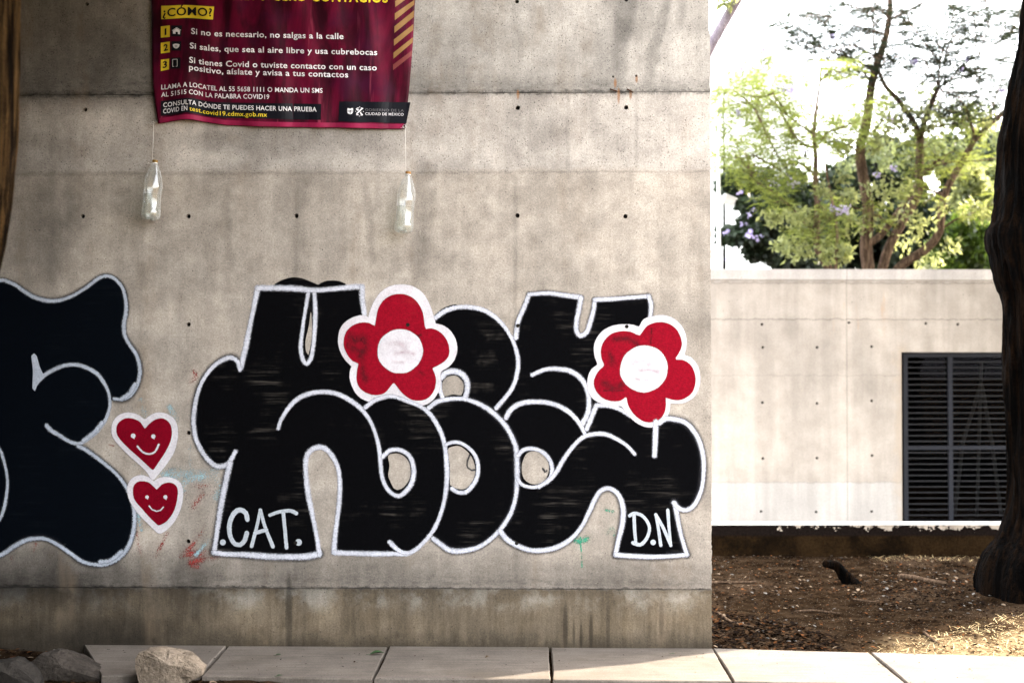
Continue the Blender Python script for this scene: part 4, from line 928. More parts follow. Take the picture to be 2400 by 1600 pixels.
def shade_tree():                  # stands on the dirt beyond the right edge of the photo, on the sun's side
    x, y = 8.7, 14.1; root = empty('street_tree', (x, y, 0)); tag(root, 'broad leafy tree standing beyond the right edge, shading the dirt', 'tree')
    mb = MB(); a, b = smooth_tube_pts([(0,0,-.1),(.05,0,1.5),(-.05,.05,3.2),(.1,0,4.6)], [.3,.22,.2,.14], .2); mb.tube(a, b, 18, .07); mb.build('trunk', M['bark_dark'], root, smooth=True)
    g = random.Random(8); cs = []
    while len(cs) < 150:
        p = Vector((g.uniform(-3.4, 3.4), g.uniform(-2.4, 2.4), g.uniform(1.9, 7.6)))
        if (p.x/3.2)**2+(p.y/2.0)**2+((p.z-4.6)/2.9)**2 < 1 and not sunlit(x+p.x, y+p.y, p.z): cs.append((p.x, p.y, p.z, .5, .45, .42))
    leaves('crown', cs, 130, .17, M['leaf_crown'], root, seed=8)
shade_tree()
def front_blocker_tree():                  # unseen tree added right of the camera to shade the near ground
    x, y = 7.3, 7.4; root = empty('street_tree', (x, y, 0)); tag(root, 'unseen leafy tree added beyond the right edge to shade the near ground', 'tree')
    mb = MB(); a, b = smooth_tube_pts([(0,0,-.1),(-.05,0,1.5),(.05,.05,3.2),(.1,0,5.0)], [.3,.22,.2,.14], .2); mb.tube(a, b, 18, .07); mb.build('trunk', M['bark_dark'], root, smooth=True)
    g = random.Random(9); cs = []
    while len(cs) < 170:
        p = Vector((g.uniform(-3.2, 3.2), g.uniform(-2.4, 2.2), g.uniform(3.6, 8.2)))
        if (p.x/3.2)**2+(p.y/2.3)**2+((p.z-5.9)/2.3)**2 < 1 and not sunlit(x+p.x, y+p.y, p.z): cs.append((p.x, p.y, p.z, .5, .45, .42))
    leaves('crown', cs, 120, .17, M['leaf_crown'], root, seed=9)
front_blocker_tree()
def side_blocker():                  # unseen foliage added left of and behind the camera to darken the wall's left
    x, y = -5.2, 1.6; root = empty('light_blocker_screen', (x, y, 0)); tag(root, 'unseen dense foliage screen added beyond the left edge to darken the left of the wall', 'light blocker')
    mb = MB(); g = random.Random(12); cs = []
    for k in range(6): q = Vector((g.uniform(-3, 2.6), g.uniform(-1., 1.), 0)); mb.tube([q-Vector((0,0,.1)), q+Vector((.05,0,2.)), q+Vector((0,.1,5.))], [.13,.1,.05], 9, .1, seed=k)
    mb.build('trunk', M['bark_dark'], root, smooth=True)
    while len(cs) < 900:
        p = Vector((g.uniform(-4.2, 6.6), g.uniform(-4.4, 2.6), g.uniform(.1, 8.5)))
        if x+p.x < -.36*(y+p.y)-1.05 or p.z > 4.6 and x+p.x < .5 or y+p.y < -.8: cs.append((p.x, p.y, p.z, .6, .6, .6))
    leaves('foliage', cs, 85, .24, M['leaf_dark'], root, seed=12)
side_blocker()
def edge_blocker():                  # unseen shrub added just outside the left edge to darken the wall's end
    x, y = -3.5, 6.9; root = empty('edge_blocker_shrub', (x, y, 0)); tag(root, 'unseen tall dark shrub added beyond the left edge to block light from the wall', 'shrub')
    g = random.Random(14); cs = []; mb = MB()
    for k in range(3): q = Vector((g.uniform(-.6, .3), g.uniform(-.6, .5), 0)); mb.tube([q-Vector((0,0,.1)), q+Vector((0,0,1.5)), q+Vector((0,.1,3.6))], [.07,.05,.02], 8, .1, seed=k)
    mb.build('stems', M['bark_dark'], root, smooth=True)
    while len(cs) < 330:
        p = Vector((g.uniform(-1.6, 1.2), g.uniform(-2.2, .8), g.uniform(.1, 4.9)))
        if x+p.x < -.36*(y+p.y)-.42: cs.append((p.x, p.y, p.z, .34, .3, .34))
    leaves('foliage', cs, 90, .15, M['leaf_dark'], root, seed=14)
edge_blocker()

# ------------------------------------------------------------------ garden behind the far wall
def P3(x, y, Y): return at_depth(x, y, Y)
def reg(a): return [(1640+.4082*p[0], .4082*p[1]) for p in a]     # measured on an enlarged crop of the garden
def branch(mb, pts, r0, r1, Y, dy=0., seed=0):
    q = reg(pts); n = len(q); P = [P3(x, y, Y+dy*i/(n-1)) for i, (x, y) in enumerate(q)]
    a, b = smooth_tube_pts(P, [r0+(r1-r0)*i/(n-1) for i in range(n)], .12); mb.tube(a, b, 9, .05, seed=seed)
def relative(mb, o): mb.v = [(a-o[0], b-o[1], c-o[2]) for a, b, c in mb.v]
def spots_along(lines, n, Y, jit, rnd, lt, cap=0):
    out = []; cell = {}; tries = 0
    while len(out) < n and tries < n*6:
        tries += 1
        pts = reg(rnd.choice(lines)); k = rnd.randrange(len(pts)-1); t = rnd.random(); x = pts[k][0]*(1-t)+pts[k+1][0]*t+rnd.gauss(0, jit); y = pts[k][1]*(1-t)+pts[k+1][1]*t+rnd.gauss(0, jit*.8)
        if x < 1672: x = 1672+rnd.random()*30
        key = (int(x/18), int(y/18))
        if cap and cell.get(key, 0) >= cap: continue
        cell[key] = cell.get(key, 0)+1
        p = P3(x, y, Y+rnd.uniform(-.9, .9)); out.append((p.x, p.y, p.z, lt+rnd.uniform(-.2, .2)))
    return out
rnd = random.Random(11)
YJ = 18.2
# the many-stemmed jacaranda
jo = Vector((P3(2040, 628, YJ).x, YJ, 0)); jac = empty('jacaranda_tree', jo); tag(jac, 'airy jacaranda with several bare brown stems rising behind the pale wall', 'tree')
stems = [([(990,1700),(968,1540),(955,1400),(968,1200),(920,880),(955,720),(988,480),(1025,350),(1070,210),(1088,110),(1095,-60)], .088, .03, 0),
         ([(1030,1700),(1050,1540),(1095,1400),(1190,1230),(1255,1110),(1262,950),(1265,800)], .066, .05, .3),
         ([(1265,800),(1245,730),(1160,600),(1065,495),(1035,430),(1020,380)], .042, .018, .2), ([(1268,790),(1290,700),(1330,590),(1370,505)], .042, .026, .1),
         ([(1060,1700),(1140,1540),(1300,1430),(1378,1325),(1388,1180),(1420,1080),(1500,940),(1580,800),(1660,720),(1800,600)], .066, .028, -.4),
         ([(965,1400),(1040,1350),(1130,1230),(1245,1065)], .05, .034, .4)]
mb = MB()
for k, (p, a, b, dy) in enumerate(stems): branch(mb, p, a, b, YJ, dy, k)
relative(mb, jo); mb.build('stems', M['bark_thin'], jac, smooth=True)
twigs = [[(1370,505),(1372,420),(1380,350),(1365,200),(1350,40)], [(1370,505),(1440,460),(1500,380),(1600,320),(1700,250),(1780,190)], [(1090,110),(1040,60),(990,0),(970,-50)], [(1085,115),(1160,80),(1260,30),(1330,-30)], [(1010,400),(940,370),(850,330),(700,270),(620,190),(520,140)],
         [(920,880),(850,830),(740,810)], [(1020,380),(1000,250),(995,120),(990,20)], [(1380,360),(1310,270),(1230,160)], [(1375,500),(1330,420),(1290,330)], [(1405,370),(1430,250),(1520,150)], [(1580,800),(1540,640),(1480,560)],
         [(1380,1320),(1470,1260),(1560,1225),(1700,1170)], [(1290,1000),(1360,950),(1450,930),(1600,925),(1720,905)], [(1280,760),(1340,730),(1450,710),(1560,690)], [(1400,1120),(1300,1080),(1250,1060)], [(985,780),(1040,700),(1090,600)], [(1650,740),(1700,560),(1740,450)],
         [(1120,1300),(1000,1230),(880,1190),(800,1150)], [(1500,380),(1580,430),(1640,470)], [(980,470),(930,400),(860,330)], [(1280,1000),(1390,900),(1480,860)]]
mb = MB()
for k, t in enumerate(twigs): branch(mb, t, .016, .005, YJ+rnd.uniform(-.3, .5), rnd.uniform(-.5, .5), k)
relative(mb, jo); mb.build('branches', M['bark_thin'], jac, smooth=True)
def sprout(lines, per, l0, l1, rr):      # fine side twigs, as lines in the crop's own units
    out = []
    for t in lines:
        for _ in range(per):
            k = rr.randrange(max(1, len(t)-1)); a, b = t[k], t[k+1]; f_ = rr.random(); x, y = a[0]*(1-f_)+b[0]*f_, a[1]*(1-f_)+b[1]*f_
            an = math.atan2(b[1]-a[1], b[0]-a[0])+rr.choice((-1, 1))*rr.uniform(.3, 1.2); l = rr.uniform(l0, l1); q = [(x, y)]
            for s_ in range(3): an += rr.uniform(-.35, .35); x += math.cos(an)*l/3; y += math.sin(an)*l/3*.9; q.append((x, y))
            out.append(q)
    return out
def rel(sp, o): return [(a-o[0], b-o[1], c-o[2], l) for a, b, c, l in sp]
upper = [t for t in twigs if min(p[1] for p in t) < 480]; lower = [t for t in twigs if t not in upper]+[stems[4][0][3:8], stems[1][0][4:]]
more = [[(1080,205),(900,150),(700,90),(460,80)], [(850,330),(760,220),(720,120)], [(1600,320),(1660,150),(1650,30)], [(1440,460),(1600,420),(1760,330)], [(1230,160),(1150,90),(1180,0)], [(1380,360),(1430,150),(1480,20)],
        [(700,270),(560,230),(440,110)], [(1780,190),(1830,120),(1840,40)], [(1010,400),(1100,330),(1180,280)], [(1290,700),(1180,600)], [(1560,345),(1590,200),(1560,60)], [(1030,345),(880,260),(760,300)], [(1370,505),(1480,560),(1640,540)], [(1090,60),(880,40),(760,-20)], [(1305,640),(1420,620),(1600,600)]]
mb = MB()
for k, t in enumerate(more): branch(mb, t, .012, .004, YJ+rnd.uniform(-.3, .5), rnd.uniform(-.5, .5), k)
relative(mb, jo); mb.build('branches', M['bark_thin'], jac, smooth=True)
fine_u = sprout(upper+more+[stems[0][0][5:9]], 9, 50, 150, rnd); fine_l = sprout(lower, 7, 50, 170, rnd)
mb = MB()
for k, t in enumerate(fine_u+fine_l): branch(mb, t, .006, .002, YJ+rnd.uniform(-.7, .7), rnd.uniform(-.3, .3), k)
relative(mb, jo); tw_ = mb.build('fine_twigs', M['bark_thin'], jac)
fronds('leaves', rel(spots_along(fine_u, 5200, YJ, 6, rnd, .5, 15), jo), M['leaf_top'], jac, .16, 6, 1)
fronds('leaves', rel(spots_along(fine_l, 1200, YJ, 10, rnd, .7, 9), jo), M['leaf_jac'], jac, .16, 6, 2)
lime = [(1000,1080,60),(1090,1060,70),(1150,1130,60),(1060,1130,60),(1180,1100,50),(960,1290,50),(1170,1400,60),(1240,1360,55),(1200,1240,50),(1290,1290,50),(1450,1410,40),(1310,1530,60),(1340,1490,50),(1550,1215,45),(1650,1240,50),(1350,700,60),(1120,680,60),(1050,780,50),(1180,740,60),(1000,830,45),(1280,640,50),(1600,1190,40),(1400,1180,40),(1700,690,40),(1660,720,40)]
def clumps(lst, Y, o, dep=.5, kx=1., kz=.8):
    out = []
    for x, y, r in lst:
        (a, b), = reg([(x, y)]); p = P3(a, b, Y+rnd.uniform(-dep, dep)); q = r*.4082*Y/F; out.append((p.x-o[0], p.y-o[1], p.z-o[2], q*kx, q, q*kz))
    return out
leaves('young_leaves', clumps([(x, y, r*1.45) for x, y, r in lime], YJ-.3, jo), 44, .085, M['leaf_lime'], jac, aspect=.45, seed=21)
fl = [(1100,690,26),(1110,745,22),(1320,670,20),(1740,520,14),(1100,965,22),(1540,330,16),(1500,390,14),(760,200,30),(1010,1000,20),(1230,350,14)]
leaves('blossom', clumps(fl, YJ, jo), 15, .05, M['flower'], jac, aspect=.8, seed=22)
# the slender tree to its left, and a sapling between them
YS = 17.4; so_ = Vector((P3(1935, 628, YS).x, YS, 0)); sl_ = empty('slender_tree', so_); tag(sl_, 'slender pale-barked tree with feathery leaves behind the pale wall, left of the jacaranda', 'tree')
mb = MB(); branch(mb, [(770,1720),(738,1540),(682,1440),(668,1320),(678,1200),(664,1050),(666,900),(655,760),(672,600),(690,470),(702,330)], .058, .008, YS, 0, 40); relative(mb, so_); mb.build('trunk', M['bark_thin'], sl_, smooth=True)
tw2 = [[(655,1340),(580,1250),(500,1165),(400,1090),(310,1030)], [(655,770),(590,730),(500,660),(400,590)], [(690,810),(730,760),(820,730),(930,690)], [(660,850),(560,800),(440,600),(380,560)], [(500,660),(420,540),(340,560),(320,630)], [(320,630),(250,560),(180,510)], [(320,630),(360,720),(380,760)],
       [(380,760),(430,860),(480,960)], [(470,980),(380,930),(290,880)], [(520,740),(560,840)], [(680,1180),(720,1200),(760,1260)], [(690,470),(760,400),(830,420)], [(300,1000),(240,920),(200,900)], [(300,1020),(260,860)], [(660,1000),(560,930),(470,980)]]
mb = MB()
for k, t in enumerate(tw2): branch(mb, t, .018, .005, YS+rnd.uniform(-.2, .4), rnd.uniform(-.4, .4), 60+k)
relative(mb, so_); mb.build('branches', M['bark_thin'], sl_, smooth=True)
fine_s = sprout(tw2, 9, 50, 180, rnd); mb = MB()
for k, t in enumerate(fine_s): branch(mb, [(max(90, x_), y_) for x_, y_ in t], .005, .002, YS+rnd.uniform(-.6, .6), rnd.uniform(-.3, .3), k)
relative(mb, so_); mb.build('fine_twigs', M['bark_thin'], sl_)
fronds('leaves', rel(spots_along(fine_s, 3800, YS, 9, rnd, .85, 12), so_), M['leaf_jac'], sl_, .15, 6, 4)
lime2 = [(520,1210,50),(560,1250,55),(600,1230,50),(520,1290,50),(580,1320,50),(560,1390,55),(500,1420,55),(470,1400,40),(540,1450,45),(620,1450,40),(400,1250,45),(430,1240,35),(640,1290,40),(830,830,35),(700,1090,35)]
leaves('young_leaves', clumps([(x, y, r*1.4) for x, y, r in lime2], YS-.2, so_), 42, .085, M['leaf_lime'], sl_, aspect=.45, seed=23)
fl2 = [(430,1045,34),(540,1045,34),(605,880,28),(795,820,14),(490,510,30),(540,500,24),(520,520,24),(240,390,16),(355,275,10),(120,450,10),(95,460,8),(220,650,12)]
leaves('blossom', clumps(fl2, YS, so_), 15, .05, M['flower'], sl_, aspect=.8, seed=24)
YP = 17.0; po = Vector((P3(1957, 628, YP).x, YP, 0)); sap = empty('sapling', po); tag(sap, 'thin sapling with clusters of bright lime leaves behind the pale wall', 'sapling')
mb = MB(); branch(mb, [(770,1720),(778,1540),(790,1350),(772,1220),(745,1080),(722,950),(715,880)], .024, .008, YP, 0, 90); relative(mb, po); mb.build('stem', M['bark_thin'], sap, smooth=True)
lime3 = [(720,1410,45),(760,1440,45),(830,1440,45),(800,1480,40),(820,1330,35),(720,1480,40),(860,1250,30),(730,1240,35),(850,1110,40),(870,1120,30),(810,1020,35),(850,1440,30)]
leaves('young_leaves', clumps([(x, y, r*1.35) for x, y, r in lime3], YP, po, .25), 36, .085, M['leaf_lime'], sap, aspect=.45, seed=25)
leaves('blossom', clumps([(800,1205,40),(840,1200,30),(770,1200,26)], YP, po, .2), 18, .05, M['flower'], sap, aspect=.8, seed=26)
# leaning trunk that crosses the gap at the wall's top corner
lt = empty('leaning_tree', (P3(1180, 628, 13.5).x, 13.5, 0)); tag(lt, 'grey leaning trunk crossing the sky beside the top corner of the graffiti wall', 'tree')
o = lt.location; mb = MB(); pp = [Vector((0, 0, -.1))]+[P3(x, y, 13.5)-o for x, y in ((1330,720),(1530,360),(1660,118),(1732,-8),(1800,-130),(1850,-240))]
a, b = smooth_tube_pts(pp, [.10, .075, .06, .050, .047, .04, .03], .15); mb.tube(a, b, 14, .05); mb.build('trunk', M['bark_grey'], lt, smooth=True)
cs = []
for x, y, r in ((1700,2,.07),(1712,8,.06),(1690,-12,.08),(1722,-25,.1),(1760,-140,.4),(1820,-220,.5),(1700,-180,.5),(1900,-260,.6)):
    p = P3(x, y, 13.4)-o; cs.append((p.x, p.y, p.z, r, r, r))
leaves('crown', cs, 22, .065, M['leaf_lime'], lt, seed=31)
# hedges and shrubs farther back
def shrub(name, lab, cat, lst, Y, per, size, mat, seed, group=None, dep=1., flowers=None):
    (bx, by), = reg([(lst[0][0], lst[0][1])]); o = Vector((P3(bx, by, Y).x, Y, 0)); r = empty(name, o); tag(r, lab, cat, group)
    mb = MB()
    for k in range(2): q = P3(*reg([lst[rnd.randrange(len(lst))][:2]])[0], Y)-o; mb.tube([(rnd.uniform(-.1, .1), 0, -.05), (q.x*.5, q.y*.3, q.z*.5), (q.x, q.y, q.z)], [.045, .03, .012], 7, .1, seed=k)
    mb.build('stems', M['bark_dark'], r, smooth=True)
    leaves('crown', clumps(lst, Y, o, dep), per, size, mat, r, seed=seed)
    if flowers: leaves('blossom', clumps(flowers, Y-1.1, o, .1), 7, .06, M['flower'], r, aspect=.8, seed=seed+1)
g = random.Random(15)
def fillreg(x0, x1, y0, y1, n, r, test=None):
    out = []
    while len(out) < n:
        x, y = g.uniform(x0, x1), g.uniform(y0, y1)
        if test is None or test(x, y): out.append((x, y, r*g.uniform(.7, 1.25)))
    return out
shrub('flowering_shrub', 'shadowy dark shrub dotted with lilac blossom beside the white lamp post', 'shrub', fillreg(140, 680, 970, 1540, 84, 64, lambda x, y: y > 940+abs(x-360)*.5 and (y < 1470-(x-400)*.1 or x > 430) and not (y > 1400 and x < 190)), 22.5, 300, .12, M['leaf_dark'], 41,
      flowers=[(300,1205,26),(285,1240,20),(255,1290,20),(340,1365,22),(300,1350,18),(180,1440,18),(170,1490,20),(150,1330,16),(280,1340,18),(240,1100,14)])
shrub('evergreen_tree', 'dense dark evergreen mass behind the stems of the jacaranda', 'tree', fillreg(600, 1700, 800, 1720, 190, 80, lambda x, y: y > 820+max(0, (1040-x))*.75+max(0, x-1450)*.9), 25, 300, .14, M['leaf_dark'], 43)
shrub('evergreen_tree', 'dark evergreen crown showing beside the right trunk above the bright shrub', 'tree', fillreg(1560, 1800, 790, 930, 14, 52), 24, 220, .12, M['leaf_dark'], 44)
shrub('leafy_shrub', 'bright green sunlit shrub beside the dark right trunk', 'shrub', fillreg(1480, 1760, 950, 1230, 40, 60, lambda x, y: y > 960+max(0, 1560-x)*1.6), 21, 260, .10, M['leaf_lime'], 45)
shrub('leafy_shrub', 'mid green feathery shrub low behind the pale wall beside the right trunk', 'shrub', fillreg(1330, 1780, 1250, 1600, 60, 62, lambda x, y: y > 1250+max(0, 1500-x)*1.0), 20, 260, .10, M['leaf_mid'], 46)

shrub('leafy_tree', 'pale sunlit feathery tree washed out by the sky, left of the slender trunk', 'tree', fillreg(80, 660, 300, 1010, 62, 60, lambda x, y: y > 300+abs(x-380)*.6), 24, 34, .085, M['leaf_pale'], 51, dep=1.6)
shrub('leafy_tree', 'pale green sunlit tree between and behind the jacaranda stems', 'tree', fillreg(740, 1760, 500, 960, 80, 66, lambda x, y: y > 500+abs(x-1250)*.32), 22, 36, .085, M['leaf_pale'], 53, dep=1.2)

# ------------------------------------------------------------------ lamp post, floodlight and pale building
M['postwhite'] = plain('white painted post', (.80, .80, .78), .5, .05)
lp = empty('lamp_post', (P3(1685, 628, 17.0).x, 17.0, 0)); tag(lp, 'white lamp post with a small box floodlight behind the pale wall', 'lamp post')
zt_ = P3(1685, 310, 17.).z; mb = MB(); mb.tube([(0,0,-.05),(0,0,P3(1685,500,17).z),(0,0,zt_)], [.035,.024,.018], 14); mb.build('post', M['postwhite'], lp, smooth=True)
z5 = P3(1700, 470, 17.).z; mb = MB(); mb.box((.02,-.03,z5-.02),(.075,.03,z5+.01)); mb.build('bracket', M['postwhite'], lp)
M['flood'] = plain('pale grey floodlight', (.55, .55, .53), .4, .08)
mb = MB(); mb.box((-.07,-.05,-.055),(.07,.05,.055)); mb.box((-.078,-.058,.04),(.078,-.0501,.062)); fo = mb.build('floodlight', M['flood'], lp, loc=(.115, -.02, z5)); fo.rotation_euler = (.2, .35, .2)
M['bldg'] = plain('pale rendered facade', (.82, .84, .80), .8, .03, 1)
bd = empty('pale_building', (0, 46, 0)); tag(bd, 'pale blank building washed out by the bright sky behind the trees', 'building')
xa, xb, zb = P3(1560, 300, 46).x, P3(1862, 300, 46).x, P3(1700, 116, 46).z
mb = MB(); mb.box((xa, 0, -.2), (xb, 9, zb)); mb.build('walls', M['bldg'], bd)
mb = MB(); mb.box((xa, .03, zb+.002), (xb-.03, 8.9, zb+.12)); mb.build('parapet', M['bldg'], bd)
# ------------------------------------------------------------------ rocks, roots, sticks, leaves
def rockmat(name, c1, c2):
    m = NT(name); a = m.noise(9, 6, .7); b = m.noise(60, 4, .7); cr = m.noise(1, 4, .7, m.map((30, 12, 24), (0, 0, 0)), 1.5)
    c = m.mix(m.rng(a, .35, .65), c1, c2); c = m.mul(c, m.rng(b, .25, .75, .75, 1.2)); c = m.mul(c, m.rng(cr, .38, .46, .6, 1)); m.set(Base_Color=c, Roughness=.92, Specular_IOR_Level=.2)
    m.bump(m.math('ADD', a, m.math('MULTIPLY', cr, .6)), .9, .02); return m.m
M['rock'] = rockmat('pale tan stone', (.27, .212, .158), (.19, .147, .107)); M['rock2'] = rockmat('grey stone', (.060, .049, .040), (.038, .031, .025)); M['rock3'] = rockmat('dark stone', (.035, .03, .025), (.025, .021, .018))
def rock(lab, front, Y, depth, mat, seed, z0):
    """front: the stone's outline in the photo; given depth by an inner hull"""
    P = [at_depth(x, y, Y) for x, y in front]; c = sum(P, Vector())/len(P); rr = random.Random(seed)
    bm = bmesh.new(); o = Vector((c.x, c.y, min(p.z for p in P)))
    for p in P:
        k = (p-c)
        for t, sc_ in ((-.12, 1.), (.45, .97), (1., .72)): bm.verts.new(c+k*sc_*rr.uniform(.97, 1.03)+Vector((0, depth*t, 0))-o)
    bm.verts.new(c+Vector((.01, -depth*.28, .02))-o); bm.verts.new(c+Vector((-.04, -depth*.22, .035))-o)
    bmesh.ops.convex_hull(bm, input=bm.verts); 
    for v_ in [v_ for v_ in bm.verts if not v_.link_faces]: bm.verts.remove(v_)
    bmesh.ops.triangulate(bm, faces=bm.faces); bmesh.ops.subdivide_edges(bm, edges=bm.edges, cuts=3, use_grid_fill=True); 
    for v_ in bm.verts:
        n_ = mn.noise(v_.co*14+Vector((seed, 0, 0)))*.010+mn.noise(v_.co*38+Vector((seed, 3, 0)))*.005; v_.co += v_.normal*n_ if v_.normal.length else Vector()
    me = bpy.data.meshes.new('rock'); bm.to_mesh(me); bm.free(); me.materials.append(mat)
    ob = bpy.data.objects.new('rock', me); COL.objects.link(ob); ob.location = o; tag(ob, lab, 'rock', 'rocks at the edge of the pavement'); return ob
rock('pale tan wedge-shaped rock, the brightest by the pavement', [(316,1540),(328,1527),(345,1522),(362,1524),(400,1530),(440,1541),(455,1549),(478,1566),(476,1578),(458,1588),(450,1592),(420,1612),(330,1612),(322,1580)], 7.05, .20, M['rock'], 3, 0)
rock('grey sloping rock tapering to a point, left of the palest rock', [(72,1560),(82,1545),(100,1529),(130,1531),(165,1546),(205,1566),(236,1584),(252,1592),(160,1604),(80,1608)], 7.2, .22, M['rock2'], 5, 0)
rock('dark rounded rock in the bottom left corner of the photo', [(-60,1580),(-30,1555),(5,1549),(30,1550),(55,1566),(82,1590),(92,1618),(-50,1625)], 7.0, .2, M['rock3'], 8, 0)
# bent stump of a root
so2 = on_ground(1992, 1367, .0); rt = MB(); c = so2
def PD(x, y, dy=0): return at_depth(x, y, so2.y+dy)-so2
a, b = smooth_tube_pts([PD(2000,1378), PD(1990,1362), PD(1974,1342), PD(1963,1328), PD(1950,1322), PD(1934,1321,-.05)], [.075, .055, .040, .036, .033, .026], .012); rt.tube(a, b, 16, .12, seed=4)
st_ = rt.build('root_stump', M['bark_dark'], loc=so2, smooth=True); tag(st_, 'bent dark root stump sticking out of the dirt before the low wall', 'root')
M['stick'] = bark('dry stick', (.06, .038, .024), (.15, .10, .065), 4., .4)
def stick(lab, pts, r0, r1):
    P = [on_ground(x, y, 0) for x, y in pts]; o = P[0].copy(); o.z = gz(o.x, o.y); Q = []
    for p in P: Q.append(Vector((p.x-o.x, p.y-o.y, gz(p.x, p.y)-o.z+r0*.8)))
    a, b = smooth_tube_pts(Q, [r0+(r1-r0)*i/(len(Q)-1) for i in range(len(Q))], .03); mb = MB(); mb.tube(a, b, 8, .12, seed=len(pts)); s_ = mb.build('stick', M['stick'], loc=o, smooth=True); tag(s_, lab, 'stick', 'sticks on the dirt')
stick('thick dry stick lying near the roots of the right trunk', [(2106,1357),(2140,1360),(2175,1367),(2216,1379)], .022, .014)
stick('long thin stick on the dirt against the graffiti wall end', [(1660,1369),(1720,1369),(1772,1370)], .010, .006)
stick('curved dark stick on the leaf pile near the wall corner', [(1683,1443),(1705,1458),(1730,1465),(1766,1471)], .011, .006)
stick('pale broken stick on the sunlit strip of dirt', [(2166,1487),(2180,1497),(2198,1505)], .010, .006)
stick('straight thin twig in the middle of the dirt patch', [(1865,1433),(1905,1432),(1950,1436),(1972,1437)], .007, .004)
stick('short twig crossing the middle of the dirt', [(2000,1413),(2040,1416),(2060,1414)], .006, .004)
stick('thin twig at the foot of the pavement, dark and curved', [(800,1597),(830,1588),(860,1585),(880,1588)], .004, .003)
# litter on the dirt: far too many leaves to count
LT = [plain('brown leaf litter', (.042, .024, .013), 1., .4, 30, spec=0.), plain('pale leaf litter', (.20, .145, .10), 1., .3, 30, spec=0.), plain('dark leaf litter', (.012, .008, .006), 1., .4, 30, spec=0.), plain('rust leaf litter', (.11, .045, .018), 1., .3, 30, spec=0.), plain('grey leaf litter', (.15, .135, .12), 1., .3, 30, spec=0.)]
mb = MB(); g = random.Random(33)
def leaf_at(mb, p, s, m, n=6, curl=.3):
    az = g.uniform(0, 2*math.pi); d = Vector((math.cos(az), math.sin(az), g.uniform(-.25, .35))).normalized(); sd = d.cross(Vector((0, 0, 1))).normalized(); up = Vector((0, 0, 1)); c = g.uniform(.1, curl); w_ = g.uniform(.28, .5)
    v = [p, p+d*s*.35+sd*s*w_*.8+up*s*c*.6, p+d*s*.7+sd*s*w_*.7+up*s*c*.8, p+d*s+up*s*c*.5, p+d*s*.7-sd*s*w_*.7+up*s*c*.7, p+d*s*.35-sd*s*w_*.8+up*s*c*.6, p+d*s*.5+up*s*.02]
    mb.add(v, [(0, 1, 6), (1, 2, 6), (2, 3, 6), (3, 4, 6), (4, 5, 6), (5, 0, 6)], m=m)
def strew(n, x0, x1, y0, y1, size, wts, test=None):
    k = 0
    while k < n:
        px, py = g.uniform(x0, x1), g.uniform(y0, y1)
        if test and not test(px, py): continue
        p = on_ground(px, py); 
        if p.x > 1.05 and p.y < back_line(p.x)+.02 and g.random() > .04: k += 1; continue
        p.z = gz(p.x, p.y)+.004; leaf_at(mb, p, size*g.uniform(.5, 1.4), g.choices(range(5), wts)[0]); k += 1
strew(3600, 1660, 2420, 1312, 1535, .020, (7, .5, 5, 1, .3)); strew(170, 1660, 2420, 1312, 1535, .034, (5, .8, 3, .6, .3))
strew(1900, 1665, 1960, 1430, 1528, .030, (5, .2, 7, .8, .2), lambda x, y: y > 1425+(x-1665)*.22)
strew(900, 2060, 2330, 1330, 1440, .026, (3, .3, 6, .3, .8))
strew(1100, 1655, 2300, 1308, 1400, .026, (5, 1.3, 1.5, 1.2, .3))
strew(500, -60, 700, 1588, 1640, .028, (4, 2, 4, 1, .6)); strew(260, 700, 2100, 1602, 1640, .028, (4, 2, 4, 1, .6)); strew(200, -60, 190, 1506, 1590, .03, (3, .6, 6, .6, .4))
for _ in range(150):                # crumbs of leaf on the paving
    px = g.uniform(200, 2300); py = g.uniform(1512, 1592)+max(0, px-1669)*.022; p = on_ground(px, py, .002)
    leaf_at(mb, p, g.uniform(.006, .016), g.choices(range(5), (5, .5, 4, 2, 0))[0], curl=.2)
tag(mb.build('leaf_litter', LT), kind='stuff')
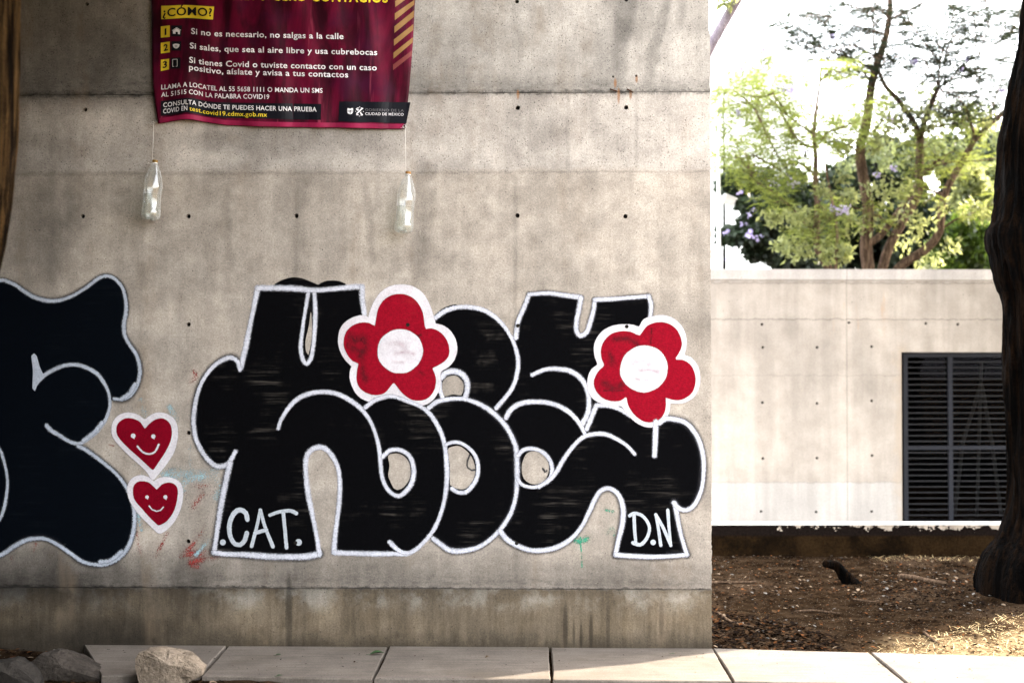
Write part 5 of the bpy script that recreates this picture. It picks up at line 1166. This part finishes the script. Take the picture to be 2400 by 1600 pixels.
# dry grass blades along the sunlit strip and the foot of the low wall
mb = MB(); M['straw'] = plain('dry straw', (.52, .385, .20), .8, .3, 20)
for _ in range(2000):
    if g.random() < .8: px = g.uniform(1950, 2420); py = g.uniform(1440, 1545); ok = py > 1530-(px-1960)*.19
    else: px = g.uniform(2050, 2330); py = g.uniform(1305, 1325); ok = True
    p = on_ground(px, py)
    if not ok or p.y < back_line(p.x): continue
    p.z = gz(p.x, p.y); a = g.uniform(0, 6.28); l = g.uniform(.03, .09); d = Vector((math.cos(a), math.sin(a), g.uniform(.0, .28))).normalized()*l; sd = Vector((-math.sin(a), math.cos(a), 0))*.0016
    mb.add([p-sd, p+sd, p+d*.6+sd*.8+Vector((0,0,.004)), p+d, p+d*.6-sd*.8+Vector((0,0,.004))], [(0, 1, 2, 4), (4, 2, 3)])
tag(mb.build('dry_grass', M['straw']), kind='stuff')
# single leaves on the paving
M['gleaf'] = plain('green leaf', (.026, .060, .020), .5, .3, 60); M['bleaf'] = plain('brown leaf', (.10, .062, .028), .7, .3, 60)
def lone(lab, x, y, s, mat, az):
    p = on_ground(x, y, .004); mb = MB(); d = Vector((math.cos(az), math.sin(az), .05)).normalized(); sd = d.cross(Vector((0, 0, 1))).normalized(); up = Vector((0, 0, 1)); rows = 7; v = []; f = []
    for i in range(rows+1):
        t = i/rows; wd = s*.30*math.sin(math.pi*min(1, t*1.02+.01))**.8*(1+.08*math.sin(i*5)); cz = s*.10*math.sin(math.pi*t)
        for k in (-1, -.5, 0, .5, 1): v.append(d*s*(t-.5)+sd*wd*k+up*(cz*.6+abs(k)*wd*.35))
    for i in range(rows):
        for k in range(4): a = i*5+k; f.append((a, a+1, a+6, a+5))
    mb.add(v, f); mb.tube([d*s*(-.5), d*s*(-.72)+up*.003], [.0012, .001], 5); l_ = mb.build('fallen_leaf', mat, loc=p, smooth=True); tag(l_, lab, 'leaf', 'single leaves on the pavement')
lone('largest green leaf, lying across a pavement joint', 884, 1531, .085, M['gleaf'], .25)
lone('small dark green leaf on the pavement nearer the wall', 652, 1534, .035, M['gleaf'], .1)
lone('small green leaf on the pavement by the front edge', 655, 1583, .036, M['gleaf'], .4)
lone('curled brown leaf in the middle of the pavement', 1143, 1538, .034, M['bleaf'], 1.)
lone('tiny green leaf at the foot of the graffiti wall', 1340, 1512.5, .022, M['gleaf'], .2)
lone('tiny green leaf on the sunlit paving near the wall corner', 1577, 1531, .024, M['gleaf'], .0)
